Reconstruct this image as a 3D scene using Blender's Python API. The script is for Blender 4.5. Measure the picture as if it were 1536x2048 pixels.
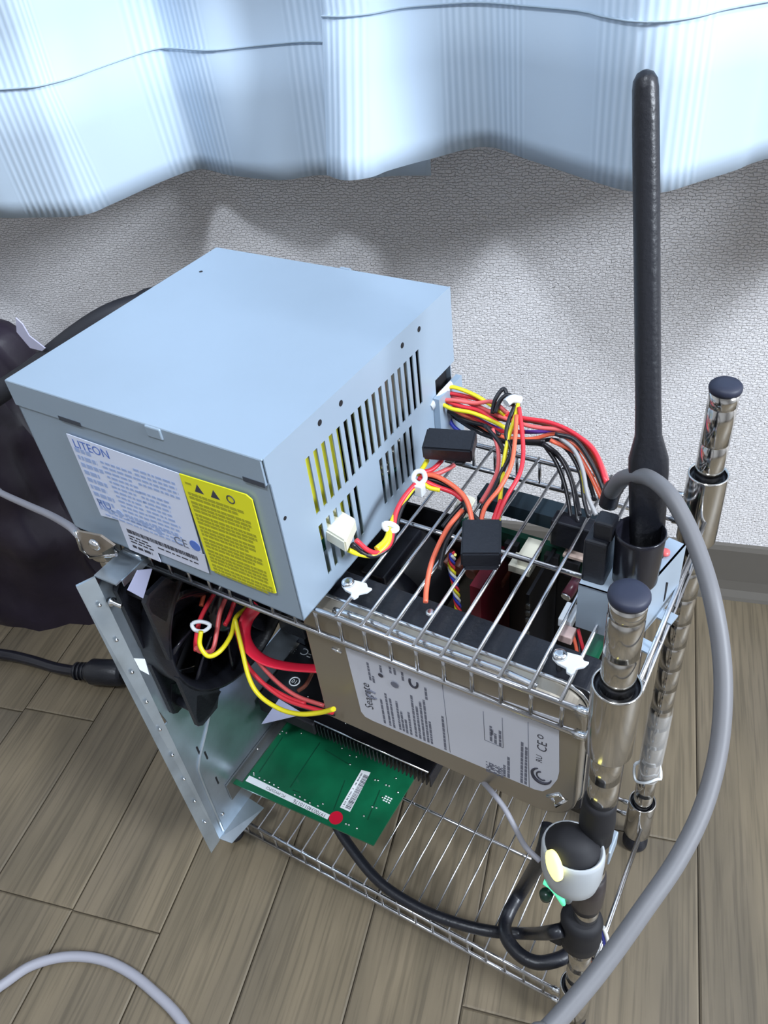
import bpy, bmesh, math, random
from mathutils import Vector, Matrix
random.seed(7)
for o in list(bpy.data.objects): bpy.data.objects.remove(o)
S = bpy.context.scene
C = S.collection
PHI = 0.2558            # the rack stands turned by this angle against the wall
WALL = 0.382            # wall plane, room y
cP, sP = math.cos(PHI), math.sin(PHI)
def R(p):               # rack frame -> room frame
    x, y, z = p
    return Vector((cP*x+sP*y, -sP*x+cP*y, z))
# ------------------------------------------------------------------ camera, world, lights, exposure
cd = bpy.data.cameras.new('camera'); cam = bpy.data.objects.new('camera', cd); C.objects.link(cam)
r_, u_, f_ = Vector((0.959493,0.262697,-0.101805)), Vector((-0.098775,0.652078,0.75169)), Vector((-0.263852,0.711185,-0.651611))
m = Matrix((r_, u_, -f_)).transposed().to_4x4(); m.translation = Vector((-0.008806,-0.184034,0.573498))
cam.matrix_world = m
cd.sensor_width = 36; cd.sensor_fit = 'HORIZONTAL'; cd.lens = 38.263; cd.clip_start = 0.01
S.camera = cam
S.view_settings.view_transform = 'Standard'; S.view_settings.look = 'None'
S.view_settings.gamma = 1; S.view_settings.use_curve_mapping = False
S.view_settings.exposure = -0.42
w = bpy.data.worlds.new('world'); S.world = w; w.use_nodes = True
w.node_tree.nodes['Background'].inputs[0].default_value = (0.75, 0.87, 1.0, 1)
w.node_tree.nodes['Background'].inputs[1].default_value = 0.15
def area(name, loc, target, size, power, col):
    l = bpy.data.lights.new(name, 'AREA'); l.shape = 'DISK'; l.size = size; l.energy = power; l.color = col
    o = bpy.data.objects.new(name, l); C.objects.link(o); o.location = loc
    o.rotation_euler = (Vector(target)-Vector(loc)).to_track_quat('-Z', 'Y').to_euler()
    return o
area('ceiling_lamp_light', (-0.10, -0.95, 2.30), (-0.1, -0.1, 0.0), 0.26, 36, (0.82, 0.90, 1.0))
area('ceiling_lamp_light_second', (-1.45, -0.75, 2.30), (-0.2, 0.2, 0.2), 0.25, 3.5, (0.82, 0.90, 1.0))
area('right_lamp_light', (1.95, -0.65, 1.60), (-0.1, 0.1, 0.3), 0.70, 125, (0.82, 0.90, 1.0))
# ------------------------------------------------------------------ materials
MATS = {}
def nt(mat): return mat.node_tree.nodes, mat.node_tree.links
def mat(name, col, rough=0.5, metal=0.0, bump=0.0, bscale=200, noise=0.0, nscale=60, emit=None, estr=1, alpha=1, trans=0, spec=0.5, coat=0):
    if name in MATS: return MATS[name]
    M = bpy.data.materials.new(name); M.use_nodes = True; N, L = nt(M); b = N['Principled BSDF']
    b.inputs['Base Color'].default_value = (*col, 1); b.inputs['Roughness'].default_value = rough; b.inputs['Metallic'].default_value = metal
    b.inputs['Specular IOR Level'].default_value = spec; b.inputs['Coat Weight'].default_value = coat
    tc = N.new('ShaderNodeTexCoord')
    if noise:
        n = N.new('ShaderNodeTexNoise'); n.inputs['Scale'].default_value = nscale; n.inputs['Detail'].default_value = 4
        L.new(tc.outputs['Object'], n.inputs['Vector'])
        r = N.new('ShaderNodeValToRGB'); a = [max(0, c*(1-noise)) for c in col]; d = [min(1, c*(1+noise)) for c in col]
        r.color_ramp.elements[0].color = (*a, 1); r.color_ramp.elements[1].color = (*d, 1)
        r.color_ramp.elements[0].position = .3; r.color_ramp.elements[1].position = .7
        L.new(n.outputs['Fac'], r.inputs['Fac']); L.new(r.outputs['Color'], b.inputs['Base Color'])
    if bump:
        n2 = N.new('ShaderNodeTexNoise'); n2.inputs['Scale'].default_value = bscale; n2.inputs['Detail'].default_value = 3
        L.new(tc.outputs['Object'], n2.inputs['Vector'])
        bp = N.new('ShaderNodeBump'); bp.inputs['Strength'].default_value = bump; bp.inputs['Distance'].default_value = .001
        L.new(n2.outputs['Fac'], bp.inputs['Height']); L.new(bp.outputs['Normal'], b.inputs['Normal'])
    if emit:
        b.inputs['Emission Color'].default_value = (*emit, 1); b.inputs['Emission Strength'].default_value = estr
    if trans:
        b.inputs['Transmission Weight'].default_value = trans; b.inputs['IOR'].default_value = 1.2
    if alpha < 1: b.inputs['Alpha'].default_value = alpha
    MATS[name] = M; return M
chrome = mat('chrome', (.62, .60, .57), .14, 1)
chrome_d = mat('chrome_wire', (.60, .61, .64), .22, 1)
cap_m = mat('cap_plastic', (.018, .022, .045), .55)
blackp = mat('black_plastic', (.010, .011, .016), .38, bump=.2, bscale=500)
blackg = mat('black_gloss', (.012, .012, .018), .2)
blackm = mat('black_matte', (.006, .006, .009), .7)
rubber = mat('dark_rubber', (.02, .022, .03), .55)
psu_m = mat('painted_steel', (.34, .43, .53), .42, .2, noise=.03, nscale=15)
psu_d = mat('inner_steel', (.22, .26, .30), .5, .6)
galv = mat('galvanised_steel', (.50, .58, .66), .30, .85, noise=.18, nscale=35, bump=.15, bscale=90)
galv_l = mat('pale_steel_sheet', (.40, .48, .57), .42, .35, noise=.05, nscale=30)
alu = mat('drive_cover_metal', (.40, .36, .30), .42, .75, noise=.03, nscale=30)
aluL = mat('bright_metal', (.8, .82, .85), .18, 1)
white_l = mat('white_label', (.72, .78, .95), .5)
drive_l = mat('drive_label', (.62, .64, .72), .45)
yellow_l = mat('yellow_label', (.86, .84, .02), .5)
yellow_d = mat('yellow_label_print', (.42, .41, .02), .5)
ink = mat('black_ink', (.05, .05, .07), .6)
ink_g = mat('grey_ink', (.16, .17, .22), .6)
ink_b = mat('blue_ink', (.10, .20, .62), .5)
ink_p = mat('pale_blue_ink', (.36, .47, .75), .5)
silk = mat('white_silkscreen', (.75, .78, .8), .5)
pcb_g = mat('green_circuit_board', (.004, .105, .045), .32, noise=.25, nscale=40, coat=.3)
pcb_gd = mat('dark_green_circuit_board', (.006, .045, .028), .35, noise=.3, nscale=60)
pcb_line = mat('board_traces', (.002, .055, .025), .4)
pcb_k = mat('black_circuit_board', (.004, .004, .005), .3, noise=.4, nscale=100)
solder = mat('solder', (.8, .82, .8), .25, 1)
whitep = mat('white_nylon', (.74, .78, .82), .4)
ivory = mat('ivory_connector', (.70, .68, .56), .45)
w_red = mat('red_wire', (.72, .035, .055), .35); w_org = mat('orange_wire', (.88, .16, .08), .35)
w_yel = mat('yellow_wire', (.80, .70, .02), .35); w_blk = mat('black_wire', (.012, .012, .016), .35)
w_blu = mat('blue_wire', (.03, .05, .45), .35); w_pur = mat('purple_wire', (.12, .04, .35), .35)
w_gry = mat('grey_wire', (.32, .32, .33), .4); w_brn = mat('brown_wire', (.18, .05, .03), .4); w_wht = mat('white_wire', (.7, .7, .68), .4)
w_pnk = mat('pale_red_wire', (.80, .14, .14), .35)
sata_red = mat('red_flat_cable', (.80, .02, .055), .3, coat=.4)
redp = mat('dark_red_plastic', (.16, .008, .02), .4)
cable_g = mat('grey_cable_jacket', (.15, .15, .16), .5)
cable_lg = mat('pale_grey_cable_jacket', (.30, .30, .34), .5)
yel_tape = mat('yellow_tape', (.75, .72, .05), .4)
red_dot = mat('red_sticker', (.55, .0, .025), .5)
bag_m = mat('dark_bag_plastic', (.020, .014, .026), .42, bump=.5, bscale=60)
skirt = mat('baseboard_vinyl', (.115, .105, .092), .55, bump=.05)
teal = mat('dark_teal_plastic', (.010, .022, .032), .5)
amber = mat('amber_light', (1, .5, .05), .4, emit=(1, .42, .03), estr=4)
lamp_y = mat('lit_yellow_button', (1, .95, .3), .4, emit=(1, .90, .22), estr=2.6)
lamp_g = mat('lit_green_indicator', (.2, .8, .5), .4, emit=(.06, .72, .36), estr=1.1)
clear = mat('clear_sleeve', (.9, .92, .95), .12, alpha=.22)
wall_paint = mat('room_paint', (.62, .61, .60), .8)
def wallpaper():
    M = bpy.data.materials.new('woven_wallpaper'); M.use_nodes = True; N, L = nt(M); b = N['Principled BSDF']
    tc = N.new('ShaderNodeTexCoord'); mp = N.new('ShaderNodeMapping'); L.new(tc.outputs['Object'], mp.inputs['Vector'])
    mp.inputs['Rotation'].default_value = (math.radians(90), 0, 0)
    n0 = N.new('ShaderNodeTexNoise'); n0.inputs['Scale'].default_value = 230; n0.inputs['Detail'].default_value = 2; L.new(tc.outputs['Object'], n0.inputs['Vector'])
    mx = N.new('ShaderNodeMixRGB'); mx.inputs[0].default_value = .0045; L.new(mp.outputs['Vector'], mx.inputs[1]); L.new(n0.outputs['Color'], mx.inputs[2])
    br = N.new('ShaderNodeTexBrick'); br.inputs['Scale'].default_value = 135; br.inputs['Mortar Size'].default_value = .035; br.inputs['Mortar Smooth'].default_value = 1
    br.inputs['Brick Width'].default_value = .62; br.inputs['Row Height'].default_value = .28; br.inputs['Color1'].default_value = (1, 1, 1, 1); br.inputs['Color2'].default_value = (.72, .72, .72, 1); br.inputs['Mortar'].default_value = (.1, .1, .1, 1)
    L.new(mx.outputs[0], br.inputs['Vector'])
    n1 = N.new('ShaderNodeTexNoise'); n1.inputs['Scale'].default_value = 420; n1.inputs['Detail'].default_value = 4; L.new(tc.outputs['Object'], n1.inputs['Vector'])
    ad = N.new('ShaderNodeMath'); ad.operation = 'MULTIPLY_ADD'; L.new(n1.outputs['Fac'], ad.inputs[0]); ad.inputs[1].default_value = .7; L.new(br.outputs['Color'], ad.inputs[2])
    bp = N.new('ShaderNodeBump'); bp.inputs['Strength'].default_value = .9; bp.inputs['Distance'].default_value = .0011
    L.new(ad.outputs[0], bp.inputs['Height']); L.new(bp.outputs['Normal'], b.inputs['Normal'])
    n2 = N.new('ShaderNodeTexNoise'); n2.inputs['Scale'].default_value = 300; n2.inputs['Detail'].default_value = 5; L.new(tc.outputs['Object'], n2.inputs['Vector'])
    r = N.new('ShaderNodeValToRGB'); r.color_ramp.elements[0].color = (.55, .53, .53, 1); r.color_ramp.elements[0].position = .20; r.color_ramp.elements[1].color = (.86, .84, .85, 1); r.color_ramp.elements[1].position = .33
    L.new(n2.outputs['Fac'], r.inputs['Fac']); L.new(r.outputs['Color'], b.inputs['Base Color'])
    b.inputs['Roughness'].default_value = .6
    return M
def woodmat():
    M = bpy.data.materials.new('wood_plank'); M.use_nodes = True; N, L = nt(M); b = N['Principled BSDF']
    tc = N.new('ShaderNodeTexCoord'); oi = N.new('ShaderNodeObjectInfo')
    ml = N.new('ShaderNodeVectorMath'); ml.operation = 'SCALE'; ml.inputs[0].default_value = (7.3, 3.1, 5.7); L.new(oi.outputs['Random'], ml.inputs['Scale'])
    ad = N.new('ShaderNodeVectorMath'); ad.operation = 'ADD'; L.new(tc.outputs['Object'], ad.inputs[0]); L.new(ml.outputs[0], ad.inputs[1])
    def noise(sx, sy, sc, det, dist=0):
        mp = N.new('ShaderNodeMapping'); mp.inputs['Scale'].default_value = (sx, sy, 1); L.new(ad.outputs[0], mp.inputs['Vector'])
        n = N.new('ShaderNodeTexNoise'); n.inputs['Scale'].default_value = sc; n.inputs['Detail'].default_value = det; n.inputs['Distortion'].default_value = dist; L.new(mp.outputs[0], n.inputs['Vector']); return n
    g1 = noise(1, .12, 60, 5, .6); g2 = noise(1, .03, 420, 3); g3 = noise(1, .35, 9, 3, .4)
    r1 = N.new('ShaderNodeValToRGB'); e = r1.color_ramp.elements; e[0].position = .32; e[0].color = (.128, .104, .070, 1); e[1].position = .68; e[1].color = (.178, .144, .098, 1)
    L.new(g1.outputs['Fac'], r1.inputs['Fac'])
    r2 = N.new('ShaderNodeValToRGB'); e = r2.color_ramp.elements; e[0].position = .36; e[0].color = (.74, .74, .74, 1); e[1].position = .52; e[1].color = (1, 1, 1, 1); L.new(g2.outputs['Fac'], r2.inputs['Fac'])
    r3 = N.new('ShaderNodeValToRGB'); e = r3.color_ramp.elements; e[0].position = .34; e[0].color = (.80, .80, .82, 1); e[1].position = .62; e[1].color = (1.12, 1.1, 1.05, 1); L.new(g3.outputs['Fac'], r3.inputs['Fac'])
    m1 = N.new('ShaderNodeMixRGB'); m1.blend_type = 'MULTIPLY'; m1.inputs[0].default_value = 1; L.new(r1.outputs[0], m1.inputs[1]); L.new(r2.outputs[0], m1.inputs[2])
    m2 = N.new('ShaderNodeMixRGB'); m2.blend_type = 'MULTIPLY'; m2.inputs[0].default_value = 1; L.new(m1.outputs[0], m2.inputs[1]); L.new(r3.outputs[0], m2.inputs[2])
    hs = N.new('ShaderNodeHueSaturation'); mr = N.new('ShaderNodeMapRange'); mr.inputs['To Min'].default_value = .93; mr.inputs['To Max'].default_value = 1.07; L.new(oi.outputs['Random'], mr.inputs['Value'])
    L.new(mr.outputs[0], hs.inputs['Value']); L.new(m2.outputs[0], hs.inputs['Color']); L.new(hs.outputs[0], b.inputs['Base Color'])
    b.inputs['Roughness'].default_value = .5
    bp = N.new('ShaderNodeBump'); bp.inputs['Strength'].default_value = .12; bp.inputs['Distance'].default_value = .0004; L.new(g2.outputs['Fac'], bp.inputs['Height']); L.new(bp.outputs[0], b.inputs['Normal'])
    return M
def curtainmat():
    M = bpy.data.materials.new('ribbed_curtain_cloth'); M.use_nodes = True; N, L = nt(M); b = N['Principled BSDF']
    uv = N.new('ShaderNodeUVMap'); sp = N.new('ShaderNodeSeparateXYZ'); L.new(uv.outputs[0], sp.inputs[0])
    s = N.new('ShaderNodeMath'); s.operation = 'MULTIPLY'; s.inputs[1].default_value = 2*math.pi/.0048; L.new(sp.outputs[0], s.inputs[0])
    sn = N.new('ShaderNodeMath'); sn.operation = 'SINE'; L.new(s.outputs[0], sn.inputs[0])
    s2 = N.new('ShaderNodeMath'); s2.operation = 'MULTIPLY'; s2.inputs[1].default_value = 2*math.pi/.115; L.new(sp.outputs[0], s2.inputs[0])
    sn2 = N.new('ShaderNodeMath'); sn2.operation = 'SINE'; L.new(s2.outputs[0], sn2.inputs[0])
    mr = N.new('ShaderNodeMapRange'); mr.inputs['From Min'].default_value = -.25; mr.inputs['From Max'].default_value = .05; L.new(sn2.outputs[0], mr.inputs['Value'])
    ml = N.new('ShaderNodeMath'); ml.operation = 'MULTIPLY'; L.new(sn.outputs[0], ml.inputs[0]); L.new(mr.outputs[0], ml.inputs[1])
    r = N.new('ShaderNodeMapRange'); r.inputs['From Min'].default_value = -1; L.new(ml.outputs[0], r.inputs['Value'])
    cr = N.new('ShaderNodeValToRGB'); cr.color_ramp.elements[0].color = (.48, .60, .73, 1); cr.color_ramp.elements[1].color = (.60, .72, .86, 1); L.new(r.outputs[0], cr.inputs['Fac'])
    L.new(cr.outputs[0], b.inputs['Base Color']); b.inputs['Roughness'].default_value = .8; b.inputs['Specular IOR Level'].default_value = .2; b.inputs['Transmission Weight'].default_value = .0
    bp = N.new('ShaderNodeBump'); bp.inputs['Strength'].default_value = .25; bp.inputs['Distance'].default_value = .0005; L.new(ml.outputs[0], bp.inputs['Height']); L.new(bp.outputs[0], b.inputs['Normal'])
    return M
wallp, wood, cloth = wallpaper(), woodmat(), curtainmat()
# ------------------------------------------------------------------ mesh helpers
def smooth(pts, n=6, closed=False):
    P = [Vector(p) for p in pts]; out = []
    if len(P) < 3: return P
    N_ = len(P); rng = range(N_) if closed else range(N_-1)
    for i in rng:
        p1, p2 = P[i], P[(i+1) % N_]
        p0 = P[i-1] if (closed or i > 0) else p1*2-p2
        p3 = P[(i+2) % N_] if (closed or i+2 < N_) else p2*2-p1
        for k in range(n):
            t = k/n
            out.append(.5*((2*p1)+(p2-p0)*t+(2*p0-5*p1+4*p2-p3)*t*t+(3*p1-p0-3*p2+p3)*t**3))
    if not closed: out.append(P[-1])
    return out
class MB:
    def __init__(s): s.v = []; s.f = []; s.sm = []
    def add(s, vs, fs, sm=False):
        b = len(s.v); s.v += [tuple(v) for v in vs]
        for f in fs: s.f.append([i+b for i in f]); s.sm.append(sm)
        return s
    def box(s, a, b, M=None, bev=0):
        x0, y0, z0 = a; x1, y1, z1 = b
        x0, x1 = min(x0, x1), max(x0, x1); y0, y1 = min(y0, y1), max(y0, y1); z0, z1 = min(z0, z1), max(z0, z1)
        vs = [(x, y, z) for z in (z0, z1) for x, y in ((x0, y0), (x1, y0), (x1, y1), (x0, y1))]
        if bev:
            bm = bmesh.new(); V = [bm.verts.new(v) for v in vs]
            for f in ((0, 3, 2, 1), (4, 5, 6, 7), (0, 1, 5, 4), (1, 2, 6, 5), (2, 3, 7, 6), (3, 0, 4, 7)): bm.faces.new([V[i] for i in f])
            bmesh.ops.bevel(bm, geom=bm.edges[:], offset=bev, segments=2, affect='EDGES', profile=.5)
            bm.verts.index_update(); vs = [v.co.copy() for v in bm.verts]; fs = [[v.index for v in f.verts] for f in bm.faces]; bm.free()
            if M is not None: vs = [M @ Vector(v) for v in vs]
            return s.add(vs, fs)
        if M is not None: vs = [M @ Vector(v) for v in vs]
        return s.add(vs, [(0, 3, 2, 1), (4, 5, 6, 7), (0, 1, 5, 4), (1, 2, 6, 5), (2, 3, 7, 6), (3, 0, 4, 7)])
    def tube(s, pts, r, n=8, closed=False, flat=1.0, cap=True, up=None):
        P = [Vector(p) for p in pts]; N_ = len(P)
        rr = r if isinstance(r, (list, tuple)) else [r]*N_
        T = []
        for i in range(N_):
            a = P[i-1] if (i > 0 or closed) else P[i]; b = P[(i+1) % N_] if (i < N_-1 or closed) else P[i]
            t = b-a; T.append(t.normalized() if t.length > 1e-9 else Vector((0, 0, 1)))
        u = Vector(up) if up else (Vector((0, 0, 1)) if abs(T[0].z) < .9 else Vector((1, 0, 0)))
        u = (u-T[0]*u.dot(T[0])).normalized(); vs = []
        for i in range(N_):
            u = (u-T[i]*u.dot(T[i]))
            u = u.normalized() if u.length > 1e-6 else T[i].orthogonal().normalized()
            w_ = T[i].cross(u)
            for k in range(n):
                a = 2*math.pi*k/n; vs.append(P[i]+u*math.cos(a)*rr[i]+w_*math.sin(a)*rr[i]*flat)
        fs = []; m_ = N_ if closed else N_-1
        for i in range(m_):
            for k in range(n):
                j = (i+1) % N_
                fs.append((i*n+k, i*n+(k+1) % n, j*n+(k+1) % n, j*n+k))
        s.add(vs, fs, True)
        if cap and not closed:
            b = len(s.v)-len(vs); s.f.append([b+k for k in range(n)][::-1]); s.sm.append(False); s.f.append([b+(N_-1)*n+k for k in range(n)]); s.sm.append(False)
        return s
    def lathe(s, prof, c, n=32, axis='z', ex=1.0, ey=1.0, cap=True, M=None):
        vs = []
        for r, h in prof:
            for k in range(n):
                a = 2*math.pi*k/n; x, y = r*ex*math.cos(a), r*ey*math.sin(a)
                v = {'z': (x, y, h), 'x': (h, x, y), 'y': (y, h, x)}[axis]
                v = Vector(v)
                if M is not None: v = M @ v
                vs.append(v+Vector(c))
        fs = [(i*n+k, i*n+(k+1) % n, (i+1)*n+(k+1) % n, (i+1)*n+k) for i in range(len(prof)-1) for k in range(n)]
        s.add(vs, fs, True)
        if cap:
            b = len(s.v)-len(vs); s.f.append([b+k for k in range(n)][::-1]); s.sm.append(False); s.f.append([b+(len(prof)-1)*n+k for k in range(n)]); s.sm.append(False)
        return s
    def prism(s, poly, fn, t0, t1):     # poly of (a,b); fn(a,b,t)->xyz
        n = len(poly); vs = [fn(a, b, t0) for a, b in poly]+[fn(a, b, t1) for a, b in poly]
        fs = [list(range(n))[::-1], [i+n for i in range(n)]]+[(i, (i+1) % n, (i+1) % n+n, i+n) for i in range(n)]
        return s.add(vs, fs)
    def sheet(s, grid, sm=True):
        h, w_ = len(grid), len(grid[0]); vs = [v for row in grid for v in row]
        return s.add(vs, [(i*w_+j, i*w_+j+1, (i+1)*w_+j+1, (i+1)*w_+j) for i in range(h-1) for j in range(w_-1)], sm)
    def plate(s, fn, a0, a1, b0, b1, holes, t0, t1):   # rectangular plate with rectangular holes
        A = sorted({a0, a1, *[v for h in holes for v in (h[0], h[1])]}); B = sorted({b0, b1, *[v for h in holes for v in (h[2], h[3])]})
        A = [a for a in A if a0 <= a <= a1]; B = [b for b in B if b0 <= b <= b1]
        solid = lambda i, j: 0 <= i < len(A)-1 and 0 <= j < len(B)-1 and not any(h[0] <= (A[i]+A[i+1])/2 <= h[1] and h[2] <= (B[j]+B[j+1])/2 <= h[3] for h in holes)
        for i in range(len(A)-1):
            for j in range(len(B)-1):
                if not solid(i, j): continue
                x0, x1, y0, y1 = A[i], A[i+1], B[j], B[j+1]
                for t, o in ((t0, 1), (t1, -1)):
                    q = [fn(x0, y0, t), fn(x1, y0, t), fn(x1, y1, t), fn(x0, y1, t)]; s.add(q, [(0, 1, 2, 3)[::o]])
                for ii, jj, p, q in ((i-1, j, (x0, y0), (x0, y1)), (i+1, j, (x1, y0), (x1, y1)), (i, j-1, (x0, y0), (x1, y0)), (i, j+1, (x0, y1), (x1, y1))):
                    if not solid(ii, jj): s.add([fn(*p, t0), fn(*q, t0), fn(*q, t1), fn(*p, t1)], [(0, 1, 2, 3)])
        return s
    def text(s, txt, fn, size, x=0, y=0, align='LEFT', depth=0):   # flat lettering; fn(a,b)->xyz
        cu = bpy.data.curves.new('t', 'FONT'); cu.body = txt; cu.size = size; cu.align_x = align; cu.resolution_u = 3
        ob = bpy.data.objects.new('t', cu); C.objects.link(ob); dg = bpy.context.evaluated_depsgraph_get()
        me = ob.evaluated_get(dg).to_mesh(); vs = [fn(v.co.x+x, v.co.y+y) for v in me.vertices]; fs = [list(p.vertices) for p in me.polygons]
        s.add(vs, fs); ob.evaluated_get(dg).to_mesh_clear(); bpy.data.objects.remove(ob); bpy.data.curves.remove(cu); return s
LOC = {}
def finish(me, mb, material):
    me.materials.append(material); me.polygons.foreach_set('use_smooth', mb.sm); me.validate(); me.update()
def part(name, mb, material, parent, bevel=0, solid=0, label=None, kind=None, room=False):
    me = bpy.data.meshes.new(name); L0 = LOC[parent.name] if parent else Vector((0, 0, 0))
    me.from_pydata([tuple(Vector(v)-L0) for v in mb.v], [], mb.f); finish(me, mb, material)
    o = bpy.data.objects.new(name, me); C.objects.link(o)
    if parent: o.parent = parent; LOC[o.name] = L0
    if solid: md = o.modifiers.new('s', 'SOLIDIFY'); md.thickness = solid; md.offset = 0
    if bevel: md = o.modifiers.new('b', 'BEVEL'); md.width = bevel; md.segments = 2; md.limit_method = 'ANGLE'
    if label: o['label'] = label
    if kind: o['kind'] = kind
    return o
def thing(name, label, cat, loc, group=None, room=False):
    o = bpy.data.objects.new(name, None); C.objects.link(o); o.empty_display_size = .02
    LOC[o.name] = Vector(loc)
    o.location = Vector(loc) if room else R(loc)
    if not room: o.rotation_euler = (0, 0, -PHI)
    o['label'] = label; o['category'] = cat
    if group: o['group'] = group
    return o
def single(name, mb, material, label, cat, group=None, room=False, **k):
    c = sum((Vector(v) for v in mb.v), Vector())/len(mb.v); c.z = min(v[2] for v in mb.v)
    me = bpy.data.meshes.new(name); me.from_pydata([tuple(Vector(v)-c) for v in mb.v], [], mb.f); finish(me, mb, material)
    o = bpy.data.objects.new(name, me); C.objects.link(o); LOC[o.name] = c
    o.location = c if room else R(c)
    if not room: o.rotation_euler = (0, 0, -PHI)
    o['label'] = label; o['category'] = cat
    if group: o['group'] = group
    if k.get('solid'): md = o.modifiers.new('s', 'SOLIDIFY'); md.thickness = k['solid']; md.offset = 0
    return o
def struct(name, mb, material, parent=None):
    me = bpy.data.meshes.new(name); me.from_pydata(mb.v, [], mb.f); finish(me, mb, material)
    o = bpy.data.objects.new(name, me); C.objects.link(o); LOC[o.name] = Vector((0, 0, 0))
    if parent: o.parent = parent
    else: o['kind'] = 'structure'
    return o
def shared(name, me_src, off, parent):     # a further copy of a part sharing its mesh
    o = bpy.data.objects.new(name, me_src.data); C.objects.link(o); o.parent = parent; LOC[o.name] = LOC[parent.name]
    o.location = me_src.location+Vector(off); return o
V = Vector
def wires(parent, path_list, r=.001, n=7, sub=6, name='wire'):
    for pts, m_ in path_list: part(name, MB().tube(smooth(pts, sub), r, n), m_, parent)
def strand(path, offs, jit=.0004, seed=0):   # a path displaced sideways, one wire of a bundle
    rnd = random.Random(seed); out = []
    P = [V(p) for p in path]; n = len(P)
    for i, p in enumerate(P):
        t = (P[min(i+1, n-1)]-P[max(i-1, 0)]).normalized(); a = t.cross(V((0, 0, 1)))
        a = a.normalized() if a.length > 1e-4 else V((1, 0, 0)); b = t.cross(a)
        o = offs[i] if isinstance(offs, list) else offs
        out.append(p+a*(o[0]+rnd.uniform(-jit, jit))+b*(o[1]+rnd.uniform(-jit, jit)))
    return out
# ================================================================== THE ROOM
fl = struct('floor', MB().box((-2.3, -2.9, -.03), (2.3, WALL+.02, -.0024)), mat('floor_gap', (.075, .058, .040), .7))
PW, PO = 0.07075, -0.4206
butts = {0: -.012, 1: -.0125, -1: .136, -2: .132, 5: -.0085, 6: .1297, 4: -.30, 3: -.45, 2: -.30, 7: -.35, -3: -.02}
plk = {}
for k in range(-16, 26):
    x0, x1 = PO+k*PW, PO+(k+1)*PW
    near = -5 <= k <= 9
    bt = butts.get(k, random.uniform(-.4, .4)); L_ = .909
    cuts = [WALL]; y = bt+(0 if bt > WALL-.62 else 0)
    while y < WALL: y += L_
    ys = []; y -= L_
    while y > -2.9: ys.append(y); y -= (L_ if near else 1.2)
    ys = [WALL]+ys+[-2.9]
    for a, b in zip(ys[:-1], ys[1:]):
        if a-b < .01: continue
        g = .0004; L1 = a-b-2*g; W1 = PW-2*g; e = .0011
        mbp = MB(); x_, y_ = W1/2, L1/2
        vs = [(-x_, -y_, -.0024), (x_, -y_, -.0024), (x_, y_, -.0024), (-x_, y_, -.0024), (-x_, -y_, -e*.6), (x_, -y_, -e*.6), (x_, y_, -e*.6), (-x_, y_, -e*.6), (-x_+e, -y_+e, 0), (x_-e, -y_+e, 0), (x_-e, y_-e, 0), (-x_+e, y_-e, 0)]
        mbp.add(vs, [(0, 1, 5, 4), (1, 2, 6, 5), (2, 3, 7, 6), (3, 0, 4, 7), (4, 5, 9, 8), (5, 6, 10, 9), (6, 7, 11, 10), (7, 4, 8, 11), (8, 9, 10, 11)])
        key = round(L1, 3)
        if key in plk: o = bpy.data.objects.new('plank', plk[key])
        else:
            me = bpy.data.meshes.new('plank'); me.from_pydata(mbp.v, [], mbp.f); me.materials.append(wood); me.update(); plk[key] = me; o = bpy.data.objects.new('plank', me)
        C.objects.link(o); o.parent = fl; o.location = ((x0+x1)/2, (a+b)/2, 0)
struct('wall_back', MB().box((-2.3, WALL, -.03), (2.3, WALL+.1, 2.45)), wallp)
struct('wall_left', MB().box((-2.4, -2.9, -.03), (-2.3, WALL+.1, 2.45)), wall_paint)
struct('wall_right', MB().box((2.3, -2.9, -.03), (2.4, WALL+.1, 2.45)), wall_paint)
struct('wall_front', MB().box((-2.4, -3.0, -.03), (2.4, -2.9, 2.45)), wall_paint)
struct('ceiling', MB().box((-2.4, -3.0, 2.4), (2.4, WALL+.1, 2.5)), wall_paint)
prof = [(0, 0), (-.0105, 0), (-.0095, .0035), (-.0065, .010), (-.0055, .020), (-.0055, .056), (-.004, .0603), (0, .0603)]
bb = MB().prism(prof, lambda a, b, t: (t, WALL+a, b), -2.3, 2.3)
struct('baseboard_back', bb, skirt)
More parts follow.
